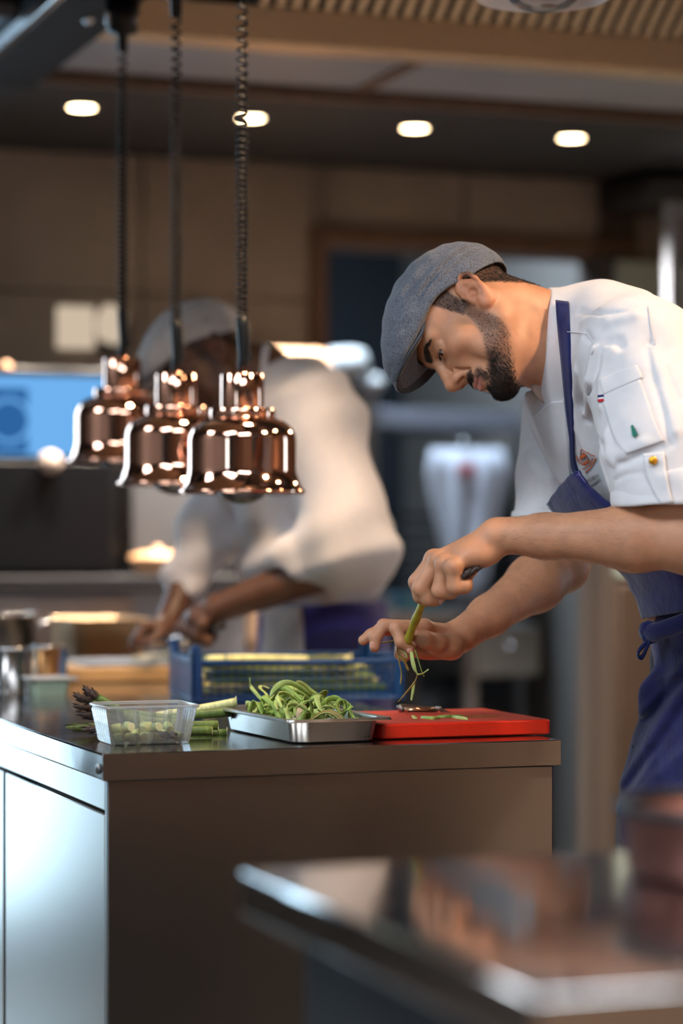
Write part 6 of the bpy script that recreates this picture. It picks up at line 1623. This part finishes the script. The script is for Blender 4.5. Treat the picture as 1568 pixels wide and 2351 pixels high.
j2V, j2F = J2.mesh(np.array([-.50, 4.70, .98]), np.array([.26, 5.48, 1.66]), .0042)
kpart('jacket', np_mesh('jacket', j2V, j2F, relax=2), M['jacket'])
g = []
for i in range(6):
    t = i / 5
    g.append([at(600 + 6 * math.cos(ph) + 14 * t, 862 - 66 * math.cos(ph) * (1 + .1 * t), 5.09) + Vector((0, -1, 0)) * math.sin(ph) * .068 for ph in np.linspace(R(-150), R(150), 40)])
kpart('collar', MB().sheet(g, .004), M['jacket'], smooth=True)
A2 = Sdf()
for (y0, x0, w0), (y1, x1, w1) in zip([(1386, 738, .16), (1480, 742, .16), (1620, 742, .165)], [(1480, 742, .16), (1620, 742, .165), (1960, 742, .17)]):
    A2.u(s_capell(PX(x0, y0, 5.12), PX(x1, y1, 5.12), w0, w1, (LEFT.x, LEFT.y, 0), .78), .05)
A2.cut(lambda P: P[:, 2] - PX(0, 1380, 5.12)[2], .004); A2.cut(lambda P: .5 - P[:, 2], .004)
A2.disp(lambda P: .004 * np.sin(44 * (P[:, 0] * .35 - P[:, 1] * .94) + 2 * np.sin(8 * P[:, 2])), lambda P: np.full(len(P), -1.0))
a2V, a2F = A2.mesh(np.array([-.34, 4.84, .44]), np.array([.26, 5.42, 1.12]), .007)
kpart('apron_skirt', np_mesh('apron_skirt', a2V, a2F, relax=2), fabric('apron_blue_far', lin(62, 60, 128), 900, .2, .9, .15, .2, 40))
abv = mesh_bvh(a2V, a2F)
kpart('tucked_towel', MB().sheet(on_surface(abv, ribbon_rows([(604, 1392), (602, 1450), (598, 1520), (600, 1580)], [(690, 1390), (694, 1450), (694, 1520), (690, 1580)], 12, 8), .012), .006), fabric('towel_grey', lin(190, 186, 186), 600, .4, .95, .06, .3, 60), smooth=True)
T2 = Sdf()
for q in (-1, 1):
    L3 = v3(LEFT) * .10 * q; hip = PX(735, 1480, 5.12) + L3; kne = np.array([-.04, 5.16, .5], np.float32) + L3; ank = np.array([-.03, 5.20, .09], np.float32) + L3
    T2.u(s_cone(hip, kne, .088, .066), .02); T2.u(s_cone(kne, ank, .066, .05), .02)
T2.cut(lambda P: .06 - P[:, 2], .004)
t2V, t2F = T2.mesh(np.array([-.30, 4.86, .02]), np.array([.24, 5.46, 1.08]), .010)
kpart('trousers', np_mesh('trousers', t2V, t2F, relax=1), fabric('trouser_far', lin(48, 46, 90), 900, .2, .9, .1, .2, 40))
for q in (-1, 1):
    Sh = Sdf(); a0 = np.array([-.03, 5.20, .045], np.float32) + v3(LEFT) * .10 * q
    Sh.u(s_capell(a0, a0 + v3(FACE) * .15 + v3((0, 0, -.008)), .046, .042, (LEFT.x, LEFT.y, 0), .9), .01); Sh.u(s_cone(a0, a0 + v3((0, 0, .05)), .042, .046), .02); Sh.cut(lambda P: .001 - P[:, 2], .003)
    sV, sF = Sh.mesh(a0 - .26, a0 + .26, .008); kpart('shoe', np_mesh('shoe', sV, sF, relax=1), M['black'])
knf = thing('knife', 'dark handled kitchen knife in the far cook hand', 'knife', at(452, 1450, 4.92))
def nf(n, mb, m): o = obj(n, mb, m, knf, smooth=True); o.matrix_parent_inverse = Matrix.Translation(knf.location).inverted()
nf('handle', MB().tube([at(512, 1436, 4.875), at(470, 1448, 4.905), at(430, 1456, 4.925)], [.011, .012, .010], 10, flat=.7), M['black'])
nf('blade', MB().sheet([[at(432, 1448, 4.925), at(430, 1480, 4.93)], [at(380, 1462, 4.96), at(378, 1486, 4.965)], [at(330, 1482, 5.0), at(330, 1484, 5.0)]], .0015), M['steel'])
